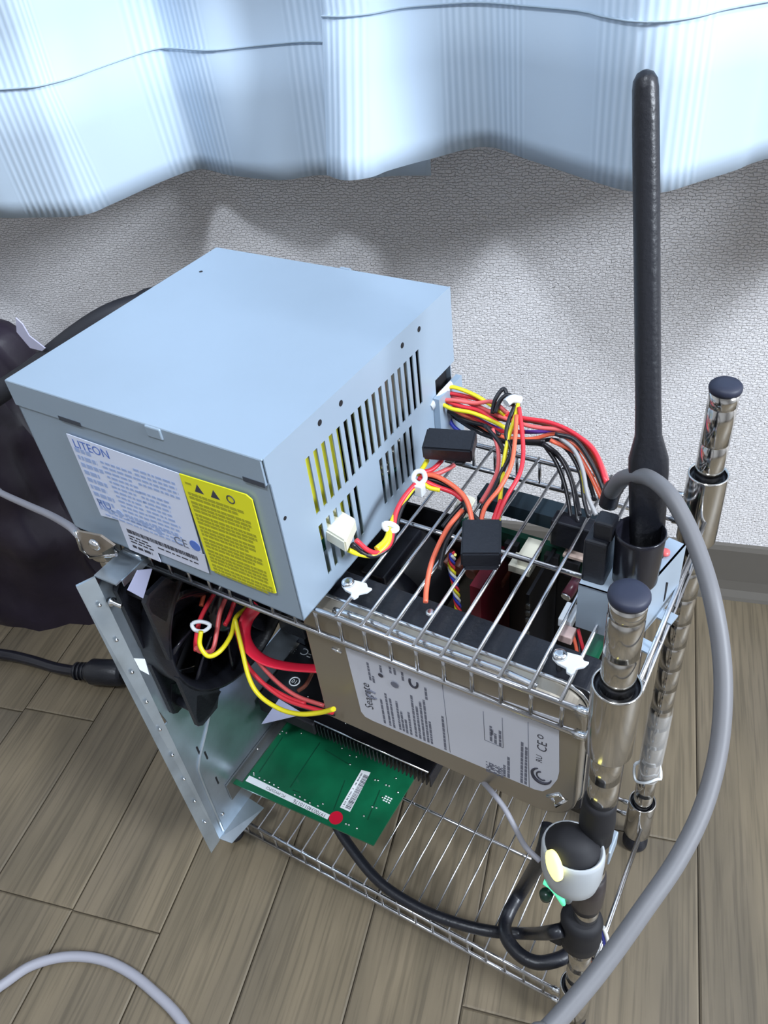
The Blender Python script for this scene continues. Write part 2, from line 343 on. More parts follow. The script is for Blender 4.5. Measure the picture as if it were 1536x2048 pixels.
# ---- curtains
def curtain(name, hem, seam, zh, zs, label, lead=0.0):
    # hem / seam: (x, y) room polylines of equal count; cloth rises above the seam with the seam's folds
    H = smooth([(x, y, 0) for x, y in hem], 6); 
    arc = [0]
    for i in range(1, len(H)): arc.append(arc[-1]+(H[i]-H[i-1]).length)
    def at(pl, x):
        for (xa, ya), (xb, yb) in zip(pl[:-1], pl[1:]):
            if xa <= x <= xb: return ya+(yb-ya)*(x-xa)/(xb-xa+1e-9)
        return pl[0][1] if x < pl[0][0] else pl[-1][1]
    SP = [(p.x, p.y) for p in smooth([(x, y, 0) for x, y in seam], 6)]
    cols = []
    for p in H:
        ys_ = at(SP, p.x)*.65+p.y*.35; c_ = []
        for z, f in ((zh, 0), (zh+.012, .15), (zh+.03, .4), (zh+.05, .65), (zs-.0012, 1)): c_.append(V((p.x, p.y+(ys_-p.y)*f, z)))
        for z in (zs, zs+.03, zs+.1, zs+.3, 1.2, 1.75): c_.append(V((p.x, ys_+.0022, z)))
        cols.append(c_)
    nr = len(cols[0]); mbc = MB(); mbc.sheet([[c[j] for c in cols] for j in range(nr)])
    o = single(name, mbc, cloth, label, 'curtain', room=True, solid=.0009)
    me = o.data; uvl = me.uv_layers.new(name='UVMap'); w_ = len(cols)
    for lp in me.loops:
        i, j = divmod(lp.vertex_index, w_); uvl.data[lp.index].uv = (arc[j]+lead, i*.1)
    st = MB()
    k = 0
    for j in range(0, w_-1):
        a, b = cols[j][4], cols[j+1][4]
        st.tube([a+V((0, -.0012, .0006)), b+V((0, -.0012, .0006))], .0005, 4, cap=False)
    part('hem_seam', st, mat('hem_thread', (.40, .50, .60), .8), o)
ZHL, ZHR, ZSL, ZSR = .3905, .4127, .470, .490
hemL = [(-0.62,0.32),(-0.53,0.3),(-0.46,0.275),(-0.422,0.2688),(-0.3982,0.269),(-0.3604,0.2735),(-0.3481,0.295),(-0.3313,0.3364),(-0.314,0.3577),(-0.2847,0.3449),(-0.2431,0.3343),(-0.2174,0.343),(-0.19,0.335),(-0.165,0.34),(-0.14,0.34)]
seamL = [(-0.62,0.27),(-0.52,0.25),(-0.3791,0.2632),(-0.3583,0.2634),(-0.3431,0.2719),(-0.3348,0.3037),(-0.3213,0.344),(-0.3054,0.3446),(-0.2742,0.3345),(-0.2514,0.3447),(-0.235,0.349),(-0.21,0.347),(-0.18,0.34),(-0.14,0.34)]
hemR = [(-0.1873,0.2789),(-0.1735,0.2697),(-0.1597,0.2741),(-0.1509,0.286),(-0.131,0.3037),(-0.1018,0.3243),(-0.0716,0.2995),(-0.0356,0.2672),(-0.0169,0.2526),(0.0002,0.249),(0.0194,0.2645),(0.0366,0.2797),(0.0535,0.297),(0.12,0.345),(0.17,0.3),(0.22,0.27),(0.29,0.32)]
seamR = [(-0.2008,0.3222),(-0.1746,0.317),(-0.155,0.3176),(-0.1329,0.3225),(-0.0534,0.283),(-0.0353,0.2611),(-0.0212,0.245),(-0.0083,0.2416),(0.0082,0.2489),(0.037,0.2683),(0.16,0.3),(0.22,0.28),(0.29,0.33)]
curtain('curtain', hemL, seamL, ZHL, ZSL, 'left panel of the pale blue ribbed curtain above the black bag')
curtain('curtain', hemR, seamR, ZHR, ZSR, 'right panel of the pale blue ribbed curtain behind the black antenna', .03)
# ================================================================== THE WIRE RACK
XL, YB, YR = -.2653, .1270, .1345; ZU, ZL, GAP = .3135, .0345, .0155; SX, X0 = .01256, -.0196
rack = thing('wire_rack', 'small chrome two-tier wire rack carrying the bare computer parts', 'rack', (0, 0, 0))
def post_mb(cx, cy, top=.379):
    pr = [(.0061, .012)]; z = .3908-19*.01902
    rings = [.3908-i*.01902 for i in range(20, 0, -1) if .015 < .3908-i*.01902 < top-.002]
    for zz in rings:
        pr += [(.0061, zz-.0007), (.00565, zz-.0003), (.00565, zz+.0003), (.0061, zz+.0007)]
    pr.append((.0061, top))
    return MB().lathe(pr, (cx, cy, 0), 36)
pm = None
sp = None
for (x, y) in ((0, 0), (0, YB), (XL, 0), (XL, YB)):
    if x < -.1:
        q = part('post', post_mb(0, 0, .3128), chrome, rack) if sp is None else shared('post', sp, (0, YB, 0), rack)
        if sp is None: sp = q; q.location = (x, y, 0)
        shared('foot', ft0, (0, 0, 0), q); continue
    if pm is None:
        pm = part('post', post_mb(0, 0), chrome, rack); cap0 = part('post_cap', MB().lathe([(.0052, .3785), (.0064, .3788), (.0067, .3800), (.0066, .3812), (.0058, .3822), (.003, .3827), (.0005, .3828)], (0, 0, 0), 32), cap_m, pm, label='dark blue plastic cap')
        ft0 = part('foot', MB().lathe([(.0078, 0), (.0085, .002), (.0085, .006), (.0062, .0085), (.0055, .013)], (0, 0, 0), 24), blackp, pm, label='black plastic foot')
    else:
        q = shared('post', pm, (x, y, 0), rack); shared('post_cap', cap0, (0, 0, 0), q); shared('foot', ft0, (0, 0, 0), q)
for zt in (ZU, ZL):
    sh = part('wire_shelf', MB().tube([(XL+.008, .0678, zt-.003), (-.008, .0678, zt-.003)], .0013, 8), chrome_d, rack)
    cw = part('cross_wire', MB().tube([(0, -.0008, zt+.0006), (0, YR+.0008, zt+.0006)], .00085 if zt == ZU else .0006, 8), chrome_d, sh); cw.location.x = X0
    for i in range(1, 19): shared('cross_wire', cw, (-i*SX, 0, 0), sh)
    sw = MB().tube([(0, 0, zt-.0005), (0, 0, zt-GAP)], .0009, 8); s0 = part('spacer_wire', sw, chrome_d, sh); s0.location = (X0+.0008, -.0002, 0)
    for i in range(19):
        for yy in (-.0002, YR):
            if i or yy > 0: shared('spacer_wire', s0, (-i*SX, yy+.0002, 0), sh)
    for yy in (-.0002, YR):
        for dz in (0, -GAP):
            part('rail', MB().tube([(XL+.006, yy, zt+dz-.0004), (-.006, yy, zt+dz-.0004)], .0014, 10), chrome_d, sh)
    for xx in (XL-.004, .0035):
        for dz in (0, -GAP): part('rail', MB().tube([(xx, .005, zt+dz), (xx, YB-.005, zt+dz)], .0011, 8), chrome_d, sh)
        part('zigzag_wire', MB().tube([(xx, .012+.011*i, zt-(0 if i % 2 else GAP)) for i in range(10)], .0006, 6), chrome_d, sh)
    for (x, y) in ((0, 0), (0, YB), (XL, 0), (XL, YB)):
        hh = .0225 if (x > -.1 or zt < .1) else .0005
        co = part('collar', MB().lathe([(.0078, zt+hh-.001), (.0084, zt+hh), (.0088, zt+hh-.001), (.0089, zt-.0165), (.0085, zt-.0175), (.0076, zt-.0175)], (x, y, 0), 36, cap=False), chrome, sh)
        part('plastic_sleeve', MB().lathe([(.0062, zt+hh-.003), (.0079, zt+hh-.002), (.0079, zt-.017), (.0062, zt-.017)], (x, y, 0), 32, cap=False), blackp, co)
        sx_ = -1 if x > -.1 else 1
        for dz in (-.0004, -GAP-.0004): part('weld_bead', MB().tube([(x+sx_*.0075, (-.0002 if y < .05 else YR), zt+dz), (x+sx_*.013, (-.0002 if y < .05 else YR), zt+dz)], [.0017, .0021], 8), aluL, co)
# ================================================================== POWER SUPPLY
PA, PB, PH = .1434, .1432, .0871
pz = .3148; py_ = -.0224; px_, pyy = -.1311, -.0089
ps = thing('power_supply', 'pale grey steel computer power supply box lying on the upper shelf', 'power supply', (px_, pyy, pz))
ps.rotation_euler = (0, 0, -PHI+py_)
LOC[ps.name] = V((0, 0, 0))        # its parts are written in its own coordinates
front = lambda a, b, t: (a, t, b)
side = lambda a, b, t: (t, a, b)
tk = .0006
slots = [(.0229+.0054*i-.00135, .0229+.0054*i+.00135, .0430+.0006*(i % 2)*0, .0717) for i in range(17)]
slots += [(.0708+.0054*i-.00135, .0708+.0054*i+.00135, .0106, .0374) for i in range(6)]
slots += [(.0225+.0054*i-.00135, .0225+.0054*i+.00135, .0087, .0370) for i in range(6)]
cs = MB().plate(side, 0, PB, 0, PH, slots+[(.1235, PB, -1, .0475)], -tk, 0)
cs.box((-PA, 0, 0), (0, tk, .0752)); cs.box((-PA, 0, 0), (0, PB, tk)); cs.box((-PA, 0, 0), (-PA+tk, PB, PH-.001)); cs.box((-PA, PB-tk, 0), (-.002, PB, PH-.001))
part('case', cs, psu_m, ps)
cv = MB().box((-PA, -.0008, PH-.0008), (-.0003, PB, PH), bev=.0004)
cv.add([(-PA, -.0009, PH-.0004), (-.0012, -.0009, PH-.0004), (-.0012, -.0009, .0748), (-PA, -.0009, .0742), (-PA, .0004, PH-.0004), (-.0012, .0004, PH-.0004), (-.0012, .0004, .0748), (-PA, .0004, .0742)], [(0, 3, 2, 1), (4, 5, 6, 7), (0, 1, 5, 4), (2, 3, 7, 6), (1, 2, 6, 5), (3, 0, 4, 7)])
cv.box((-.062, PB-.0005, PH-.001), (-.056, PB+.001, PH+.0002))
part('top_cover', cv, psu_m, ps)
for a0, a1 in ((-.1144, -.1005), (-.012, -.0016)): part('cover_notch', MB().box((a0, -.0011, .0738), (a1, .0005, .0760)), mat('notch_painted_shade', (.05, .06, .08), .6), ps)  # dark boxes on the lip: the shade of the notches put into colour
part('latch_bump', MB().box((-.0585, -.0016, .0815), (-.050, 0, .0868), bev=.0006), psu_m, ps)
for b_, c_ in ((.1126, .0808), (.0977, .0806), (.0489, .0807), (.034, .0809)):
    part('screw_hole', MB().lathe([(.00135, -.001), (.00135, .0001)], (0, b_, c_), 16, axis='x'), blackm, ps)
part('screw_hole', MB().lathe([(.0010, -.001), (.0010, .0001)], (-.1305, .1156, PH), 14), blackm, ps)
part('screw_hole', MB().lathe([(.0009, -.001), (.0009, .0002)], (0, .0035, .056), 14, axis='x'), blackm, ps)
part('rear_flange', MB().box((.0002, .1200, .001), (.0035, .1440, .0395)), psu_m, ps)
part('cable_opening', MB().box((-.012, .124, .002), (-.004, .1415, .046)), blackm, ps)
# what shows through the slots
part('circuit_board', MB().box((-.132, .010, .006), (-.012, .132, .0078)), pcb_gd, ps)
part('transformer', MB().box((-.045, .028, .012), (-.012, .060, .066), bev=.002), yel_tape, ps, label='yellow taped transformer')
part('heat_sink', MB().box((-.014, .083, .010), (-.011, .118, .070)).box((-.03, .0845, .010), (-.014, .0865, .07)).box((-.03, .100, .010), (-.014, .102, .07)), alu, ps)
part('heat_sink', MB().box((-.010, .0215, .040), (-.008, .0275, .072)), aluL, ps)
cpz = MB()
for i in range(9): cpz.lathe([(.0045, .008), (.0045, .030), (.004, .0305)], (-.02, .068+.0068*i, 0), 14)
part('capacitor_row', cpz, blackg, ps, kind='stuff')
bd = MB()
for i in range(14): bd.lathe([(.0009, -.0008), (.0011, 0), (.0008, .0009)], (-.0045, .074+.0016*i+.002*(i % 2), .018+.0011*i+.003*(i % 3)), 8)
part('solder_joints', bd, solder, ps, kind='stuff')
# labels on the front
F1 = lambda t: (lambda a, b: (a, t, b))
wl = part('rating_label', MB().prism([(-.1138, .0668), (-.0474, .0660), (-.0500, .0206), (-.1024, .0206), (-.1144, .0190)], front, -.0012, -.0009), white_l, ps, label='white rating label with blue printing')
sl = part('serial_label', MB().prism([(-.1022, .0208), (-.0490, .0200), (-.0502, .0080), (-.0822, .0078), (-.0822, .0014), (-.1030, .0014)], front, -.00115, -.00085), mat('grey_white_label', (.68, .72, .86), .5), ps, label='grey white bar code label')
yl = part('warning_label', MB().prism([(-.0472, .0661), (-.0125, .0672), (-.0100, .0655), (-.0108, .0135), (-.0125, .0128), (-.0476, .0114)], front, -.0014, -.0009), yellow_l, ps, label='yellow warning label with black symbols')
part('maker_name', MB().text('LITEON', F1(-.00135), .0066, -.1115, .0605), ink_b, wl)
tx = MB()
rb = random.Random(3)
def dashes(mb_, fn, x0, x1, y, h, r, t, gap=.0009):
    x = x0
    while x < x1:
        L_ = r.uniform(.0012, .0042); e = min(x+L_, x1); mb_.prism([(x, y), (e, y), (e, y+h), (x, y+h)], fn, t-.00005, t); x = e+gap
for i in range(9): dashes(tx, front, -.112, -.100+rb.uniform(-.003, .002), .0578-.0042*i, .0024, rb, -.0013)
for i in range(13): dashes(tx, front, -.0970+.0002*i, -.078+rb.uniform(-.003, .002), .0560-.0027*i, .0013, rb, -.0013)
for i in range(4): dashes(tx, front, -.076, -.052, .0585-.0026*i, .0013, rb, -.0013)
for i in range(8): dashes(tx, front, -.0775, -.060+rb.uniform(-.002, .002), .0455-.0027*i, .0013, rb, -.0013)
for i in range(3): dashes(tx, front, -.110+.003*i, -.060, .0145+.0065+.0022*i, .0010, rb, -.0013)
part('printed_lines', tx, ink_p, wl, kind='stuff')
part('approval_mark', MB().text('RU', F1(-.00135), .0068, -.1122, .0262), ink_b, wl)
part('approval_mark', MB().text('CE', F1(-.00135), .0070, -.0660, .0205), ink_g, wl)
part('approval_mark', MB().lathe([(.0030, -.00135), (.0030, -.0012)], (-.0530, 0, .0240), 24, axis='y'), ink_b, wl)
part('approval_mark', MB().lathe([(.0021, -.00133), (.0021, -.0012)], (-.0985, 0, .0262), 20, axis='y').lathe([(.0019, -.00133), (.0019, -.0012)], (-.083, 0, .0250), 20, axis='y').lathe([(.0020, -.00133), (.0020, -.0012)], (-.0745, 0, .0242), 20, axis='y'), ink_p, wl)
bc = MB(); x = -.0985
while x < -.054:
    w0 = rb.choice((.0002, .0004, .0006)); bc.prism([(x, .0142), (x+w0, .0142), (x+w0, .0168), (x, .0168)], front, -.00125, -.0012); x += w0+rb.choice((.0002, .0004))
for i in range(3): dashes(bc, front, -.0990, -.086+.001*i, .0118-.0019*i, .0009, rb, -.0012)
dashes(bc, front, -.080, -.055, .0115, .0008, rb, -.0012); dashes(bc, front, -.099, -.086, .0045, .0017, rb, -.0012)
part('bar_code', bc, ink, sl, kind='stuff')
yt = MB()
k = 0
for i, (n_, xx) in enumerate(((2, -.0155), (3, -.0135), (3, -.0125), (3, -.0150), (3, -.0130), (4, -.0125), (3, -.0115))):
    for j in range(n_):
        y_ = .0560-.0021*k; k += 1
        dashes(yt, front, -.0455, xx-rb.uniform(0, .006)*(j == n_-1)-.0005, y_, .0016, rb, -.0014, .0003)
    k += .25
part('printed_lines', yt, yellow_d, yl, kind='stuff')
for xa in (-.0385, -.0300): 
    part('hazard_mark', MB().prism([(xa-.0024, .0592), (xa+.0024, .0592), (xa, .0636)], front, -.0015, -.0014), ink, yl)
part('hazard_mark', MB().tube([(-.0215+.0019*math.cos(a*.5236), -.0015, .0617+.0019*math.sin(a*.5236)) for a in range(12)], .0003, 4, closed=True), ink, yl)
part('heading_word', MB().prism([(-.0452, .0618), (-.0418, .0618), (-.0418, .0630), (-.0452, .0630)], front, -.0015, -.0014), yellow_d, yl)
# the AC inlet plate at the rear left, seen past the corner
part('rear_lip', MB().box((-PA-.0012, .002, .001), (-PA, PB, PH-.002)), psu_m, ps)
# bent steel hanger under the rear left corner
hg = thing('corner_bracket', 'small bare steel angle bracket under the left corner of the power supply', 'bracket', (-0.2735,0.0,0.299))
part('plate', MB().prism([(-0.2617,0.3233),(-0.2638,0.3097),(-0.26,0.3067),(-0.2537,0.3095),(-0.2352,0.3234),(-0.2428,0.327)], lambda a, b, t: (a, t, b), -.014, -.0128), mat('tan_steel', (.36, .31, .26), .4, .6), hg)
part('edge_flange', MB().tube([(-0.2608,-0.0145,0.3241),(-0.2629,-0.0145,0.3105),(-0.2586,-0.0145,0.307),(-0.2359,-0.0145,0.3177)], .0009, 6), aluL, hg)
part('bolt_head', MB().lathe([(.0030, 0), (.0034, .001), (.0028, .0022), (.0012, .0028)], (-0.2454,-0.016,0.3229), 16, axis='y', M=Matrix.Scale(-1, 3)), aluL, hg)
# ================================================================== HARD DRIVE
HX0, HX1, HZ0, HZ1, HY = -.1462, -.0112, .2190, .3085, .0050
hd = thing('hard_drive', 'silver hard disk drive hung upright below the upper shelf', 'hard drive', (-.08, HY, HZ0))
def rr(x0, x1, z0, z1, r, n=6):
    out = []
    for cx, cz, a0 in ((x1-r[0], z0+r[0], -90), (x1-r[1], z1-r[1], 0), (x0+r[2], z1-r[2], 90), (x0+r[3], z0+r[3], 180)):
        rad = r[(-90, 0, 90, 180).index(a0)]
        for k in range(n+1):
            a = math.radians(a0+90*k/n); out.append((cx+rad*math.cos(a), cz+rad*math.sin(a)))
    return out
ft = lambda a, b, t: (a, t, b)
part('base_casting', MB().prism(rr(HX0, HX1, HZ0, HZ1, (.004, .004, .002, .002)), ft, HY+.0075, HY+.0245), blackp, hd, bevel=.0006)
part('cover', MB().prism(rr(HX0+.0006, HX1-.0006, HZ0+.0006, HZ1-.0006, (.018, .014, .003, .003), 10), ft, HY, HY+.0076), alu, hd, bevel=.0012)
part('cover_rim', MB().tube([(x, HY+.0078, z) for x, z in rr(HX0+.0004, HX1-.0004, HZ0+.0006, HZ1-.0004, (.016, .012, .003, .003), 8)], .0011, 6, closed=True), aluL, hd)
part('raised_dome', MB().tube(smooth([(HX0+.020, HY+.001, HZ1+.0004), (-.11, HY+.0012, HZ1+.0012), (-.085, HY+.001, HZ1+.0004), (-.05, HY+.0015, HZ1+.0010), (HX1-.02, HY+.001, HZ1)], 6), .0016, 8), aluL, hd)
dl = part('drive_label', MB().prism([(-0.1231,0.2863),(-0.1213,0.2381),(-0.1194,0.2351),(-0.1151,0.2344),(-0.0301,0.2358),(-0.0266,0.2372),(-0.0233,0.2423),(-0.0204,0.2514),(-0.0198,0.2577),(-0.0213,0.2948)], ft, HY-.00035, HY+.0001), drive_l, hd, label='large white printed label')
UP = lambda t: (lambda a, b: (-b, t, a))   # reads upward: letter tops point to -x
tI = HY-.00048
ub = lambda a, b, t: (-b, t, a)
part('wordmark', MB().text('Seagate', UP(tI), .0068, .2445, .1132), ink, dl)
sg = (-0.1138,0.0045,0.2512)
sw_ = MB().tube([(sg[0]+.0015+(.0036-.0012*k/14)*math.cos(k*.36+1), tI, sg[2]+.0060+(.0030-.0008*k/14)*math.sin(k*.36+1)) for k in range(14)], .0006, 5)
part('swirl_logo', sw_, ink_g, dl)
dt = MB(); rd = random.Random(5)
for i, (x_, z0_, z1_) in enumerate([(-0.1077,0.2371,0.2568),(-0.1046,0.237,0.263),(-0.1024,0.2367,0.2605),(-0.099,0.2373,0.2602),(-0.0971,0.2373,0.2536),(-0.0952,0.2368,0.2481),(-0.093,0.237,0.2557),(-0.0902,0.2372,0.27),(-0.0881,0.237,0.263),(-0.0859,0.2367,0.2678),(-0.0838,0.2369,0.2703),(-0.0819,0.2369,0.255),(-0.0748,0.2368,0.2636),(-0.0449,0.236,0.2453),(-0.0429,0.2362,0.2531),(-0.0366,0.2367,0.2689),(-0.0347,0.2369,0.2664),(-0.1118,0.2687,0.2818),(-0.11,0.2678,0.2729),(-0.0997,0.2806,0.2853),(-0.0974,0.2808,0.2854),(-0.0935,0.2787,0.285),(-0.0822,0.2714,0.2804),(-0.0511,0.2598,0.2713),(-0.049,0.2593,0.267),(-0.0468,0.2588,0.2709),(-0.0505,0.2651,0.2693),(-0.1049,0.2784,0.2834)]):
    dashes(dt, ub, z0_, z1_, -x_-.0006, .0012, rd, tI+.0001, .0004)
part('printed_lines', dt, ink_g, dl, kind='stuff')
part('approval_mark', MB().text('CE', UP(tI), .0062, 0.268, 0.0257), ink, dl)
part('approval_mark', MB().text('RU', UP(tI), .0040, 0.2592, 0.0275), ink, dl)
part('approval_mark', MB().text('o', UP(tI), .0060, 0.2766, 0.0273), ink, dl)
big = (-0.0274,0.0045,0.2494)
part('approval_mark', MB().tube([(big[0]+.0044*math.cos(a*.35+2.0), tI, big[2]+.0052*math.sin(a*.35+2.0)) for a in range(13)], [.0003+.0006*math.sin(math.pi*a/12) for a in range(13)], 5).tube([(big[0]+.0001+.0024*math.cos(a*.4+1.8), tI, big[2]+.003*math.sin(a*.4+1.8)) for a in range(10)], .0004, 5), ink, dl)
bq = (-0.0917,0.0045,0.2811); bs = (-0.088,0.0045,0.2807)
part('approval_mark', MB().tube([(bs[0]+.0020*math.cos(a*.4+2.6), tI, bs[2]+.0034*math.sin(a*.4+2.6)) for a in range(11)], .0006, 5), ink, dl)
part('approval_mark', MB().lathe([(.0020, -.00005), (.0020, .0001)], (-0.0982,0.0041,0.2736), 20, axis='y'), ink_g, dl)
part('approval_mark', MB().lathe([(.0013, -.00005), (.0013, .0001)], (-0.1052,0.0041,0.2766), 16, axis='y'), ink, dl)
mt = MB(); r3 = random.Random(9); q0 = (-0.0498,0.0045,0.2378)
for i in range(11):
    for j in range(11):
        if r3.random() < .5: mt.prism([(q0[0]-.0042+i*.00076, q0[2]-.0040+j*.00076), (q0[0]-.0042+i*.00076+.0007, q0[2]-.0040+j*.00076), (q0[0]-.0042+i*.00076+.0007, q0[2]-.0040+j*.00076+.0007), (q0[0]-.0042+i*.00076, q0[2]-.0040+j*.00076+.0007)], ft, tI, tI+.0001)
for pa, pb in [((-0.0734,0.0045,0.2891),(-0.0724,0.0045,0.2363)),((-0.0342,0.0045,0.2849),(-0.033,0.0045,0.2357)),((-0.0544,0.0045,0.2799),(-0.0542,0.0045,0.2588)),((-0.0542,0.0045,0.2588),(-0.0454,0.0045,0.2586)),((-0.0454,0.0045,0.2586),(-0.0457,0.0045,0.2807))]: mt.tube([(pa[0], tI+.0001, pa[2]), (pb[0], tI+.0001, pb[2])], .00016, 4)
part('printed_grid', mt, ink_g, dl, kind='stuff')
part('side_screw', MB().lathe([(.0022, 0), (.0024, .0006), (.0012, .0012)], (-0.0871,0.0227,0.3084), 14), aluL, hd)
part('embossed_mark', MB().tube([(-0.1309,0.0046,0.2821),(-0.1256,0.0046,0.2813)], .0008, 6), aluL, hd)
part('lower_screw', MB().lathe([(.0016, -.001), (.0020, 0), (.0014, .0008)], (-0.0859,0.0088,0.2195), 12), aluL, hd)
# nylon clips and screws hanging the drive from the cross wires
for k, (cx, cy) in enumerate(((-0.1229,0.0165), (-0.0256,0.0177))):
    g = thing('mounting_clip', ('white nylon clip with a screw beside the power supply corner', 'white nylon clip with a screw beside the front right post')[k], 'clip', (cx, cy, .3155), 'nylon clips hanging the hard drive')
    pl = [(-.0058, .0005), (-.0050, -.0026), (-.001, -.0050), (.0040, -.0058), (.0052, -.0085), (.0080, -.0090), (.0092, -.0062), (.0088, -.0042), (.0125, -.0010), (.0138, .0030), (.0110, .0026), (.0085, .0052), (.0030, .0046), (-.0030, .0040)]
    pl = [(x*.72, y*.72) for x, y in pl]
    part('clip_plate', MB().prism(pl, lambda a, b, t: (cx+a, cy+b, t), .3152, .3168), whitep, g, bevel=.0004)
    part('screw', MB().lathe([(.0013, .300), (.0013, .3168), (.0029, .3168), (.0029, .3178), (.0020, .3186), (.0009, .3187)], (cx-.0012, cy, 0), 22), aluL, g)
# ================================================================== REAR PANEL of the computer case, standing at the left
PX = -.2500
rp = thing('rear_panel', 'galvanised steel computer rear panel standing upright at the rack left end', 'steel panel', (PX, .03, .0375))
fan_c = (.0385, .2370); NS = 40
sheet_mb = MB()
# main sheet: lower plain part and the frame round the fan opening
rect_holes = [(.012, .100, .0700, .0850), (.0130, .040, .105, .112)]
sheet_mb.plate(side, -.0215, .112, .0420, .1790, [(.060, .100, .150, .175)], PX-.0004, PX+.0004)
n_ = 40; o_, i_ = [], []
for k in range(n_):
    a = 2*math.pi*k/n_; ca, sa = math.cos(a), math.sin(a); i_.append((fan_c[0]+.050*ca, fan_c[1]+.050*sa))
    tmx = ((.112-fan_c[0]) if ca > 0 else (fan_c[0]+.0215))/max(abs(ca), 1e-6); tmy = ((.3040-fan_c[1]) if sa > 0 else (fan_c[1]-.1790))/max(abs(sa), 1e-6); t = min(tmx, tmy)
    o_.append((fan_c[0]+t*ca, fan_c[1]+t*sa))
for xx in (PX-.0004, PX+.0004):
    sheet_mb.add([(xx, a, b) for a, b in o_+i_], [(k, (k+1) % n_, (k+1) % n_+n_, k+n_) for k in range(n_)])
part('back_sheet', sheet_mb, galv, rp)
pf = MB()
pf.add([(PX, -.0215, .3040), (PX, -.0215, .0420), (PX-.0012, -.0300, .0395), (PX-.0030, -.0305, .3050), (PX+.0012, -.0220, .3040), (PX+.0012, -.0220, .0420), (PX-.0002, -.0312, .0385), (PX-.0018, -.0314, .3050)], [(0, 1, 2, 3), (7, 6, 5, 4), (0, 3, 7, 4), (1, 5, 6, 2), (3, 2, 6, 7), (0, 4, 5, 1)])
part('front_flange', pf, galv, rp)
ri = MB()
for i in range(9): ri.lathe([(.0011, 0), (.0008, .0008), (.0003, .0010)], (PX+.0010, -.0262, .288-.0268*i), 10, axis='x')
part('rivets', ri, aluL, rp, kind='stuff')
part('top_flange', MB().box((PX, -.0215, .3035), (PX+.0150, .105, .3045)).box((PX+.0150, -.018, .3000), (PX+.0155, .105, .3040)), galv, rp)
rl = MB()
for yy in (-.002, .006): rl.tube([(PX+.002, yy, .3048), (PX+.0145, yy, .3048)], .0011, 8)
part('pressed_rib', rl, galv, rp)
part('pressed_rib', MB().tube(smooth([(PX+.0006, -.0165, .046), (PX+.0006, -.0150, .110), (PX+.0006, -.0120, .125), (PX+.0006, .002, .142), (PX+.0006, .022, .168)], 5), .0011, 8), galv, rp)
part('pressed_rib', MB().tube([(PX+.0006, -.002, .152), (PX+.0006, .012, .170)], .0011, 8), galv, rp)
part('bottom_flange', MB().add([(PX, -.0215, .0420), (PX, .0130, .0420), (PX+.0130, .0130, .0385), (PX+.0085, -.0190, .0385)], [(0, 1, 2, 3)]), galv, rp, solid=.001)
for a_, b_ in [(-0.005,0.1235),(-0.005,0.0934),(-0.0088,0.1345)]: part('slit', MB().box((PX-.0002, a_-.0006, b_-.004), (PX+.0007, a_+.0006, b_+.004)), blackm, rp)
part('bolt', MB().lathe([(.0024, 0), (.0026, .0015), (.0014, .0022), (.0014, .0070), (.0006, .0075)], (-0.247,-0.0208,0.2864), 16, axis='x'), aluL, rp)
part('rivet', MB().lathe([(.0014, 0), (.0012, .0008), (.0004, .0012)], (-0.2495,-0.0116,0.06), 12, axis='x'), aluL, rp)
# ================================================================== CASE FAN
FX = PX+.0008
fn_ = thing('case_fan', 'large black case fan bolted inside the galvanised panel', 'fan', (FX, fan_c[0], .182))
Rr = .0535
fr = MB(); fr.lathe([(.0525, FX), (.0545, FX), (.0545, FX+.0225), (.0525, FX+.0225), (.0500, FX+.018), (.0500, FX+.004)], (0, fan_c[0], fan_c[1]), 48, axis='x', cap=False)
fr.lathe([(.0525, FX), (.0500, FX+.004)], (0, fan_c[0], fan_c[1]), 48, axis='x', cap=False)
for sy in (-1, 1):
    for sz in (-1, 1):
        for xx in (FX, FX+.0190):
            cy, cz = fan_c[0]+sy*.0475, fan_c[1]+sz*.0475
            fr.prism([(cy-sy*.016, cz-sz*.0005), (cy-sy*.004, cz+sz*.0055), (cy+sy*.0030, cz+sz*.0055), (cy+sy*.0058, cz+sz*.0025), (cy+sy*.0058, cz-sz*.0035), (cy, cz-sz*.016), (cy-sy*.008, cz-sz*.008)], lambda a, b, t: (t, a, b), xx, xx+.0035)
        fr.lathe([(.0030, FX+.0030), (.0030, FX+.0195)], (0, fan_c[0]+sy*.0475, fan_c[1]+sz*.0475), 12, axis='x')
for sz in (-1, 1):
    arc_ = [(fan_c[0]-.0535*math.cos(math.radians(q)), fan_c[1]+sz*.0535*math.sin(math.radians(q))) for q in (8, 20, 32, 44, 54)]
    for xx in (FX, FX+.0195): fr.prism([(fan_c[0]-.0545, arc_[0][1]), (fan_c[0]-.0545, fan_c[1]+sz*.0520), (fan_c[0]-.0515, fan_c[1]+sz*.0550), (fan_c[0]-.038, fan_c[1]+sz*.0550)]+arc_[::-1], lambda a, b, t: (t, a, b), xx, xx+.003)
part('frame', fr, blackp, fn_)
gm = MB().lathe([(.0500, PX-.0015), (.0500, PX-.0008)], (0, fan_c[0], fan_c[1]), 40, axis='x')
part('dark_backing_disc', gm, blackm, fn_)  # added black disc, so the fan opening looks dark and not see-through
part('hub', MB().lathe([(.0195, FX+.004), (.0200, FX+.018), (.0185, FX+.0212), (.012, FX+.0222), (.0004, FX+.0222)], (0, fan_c[0], fan_c[1]), 36, axis='x'), blackg, fn_)
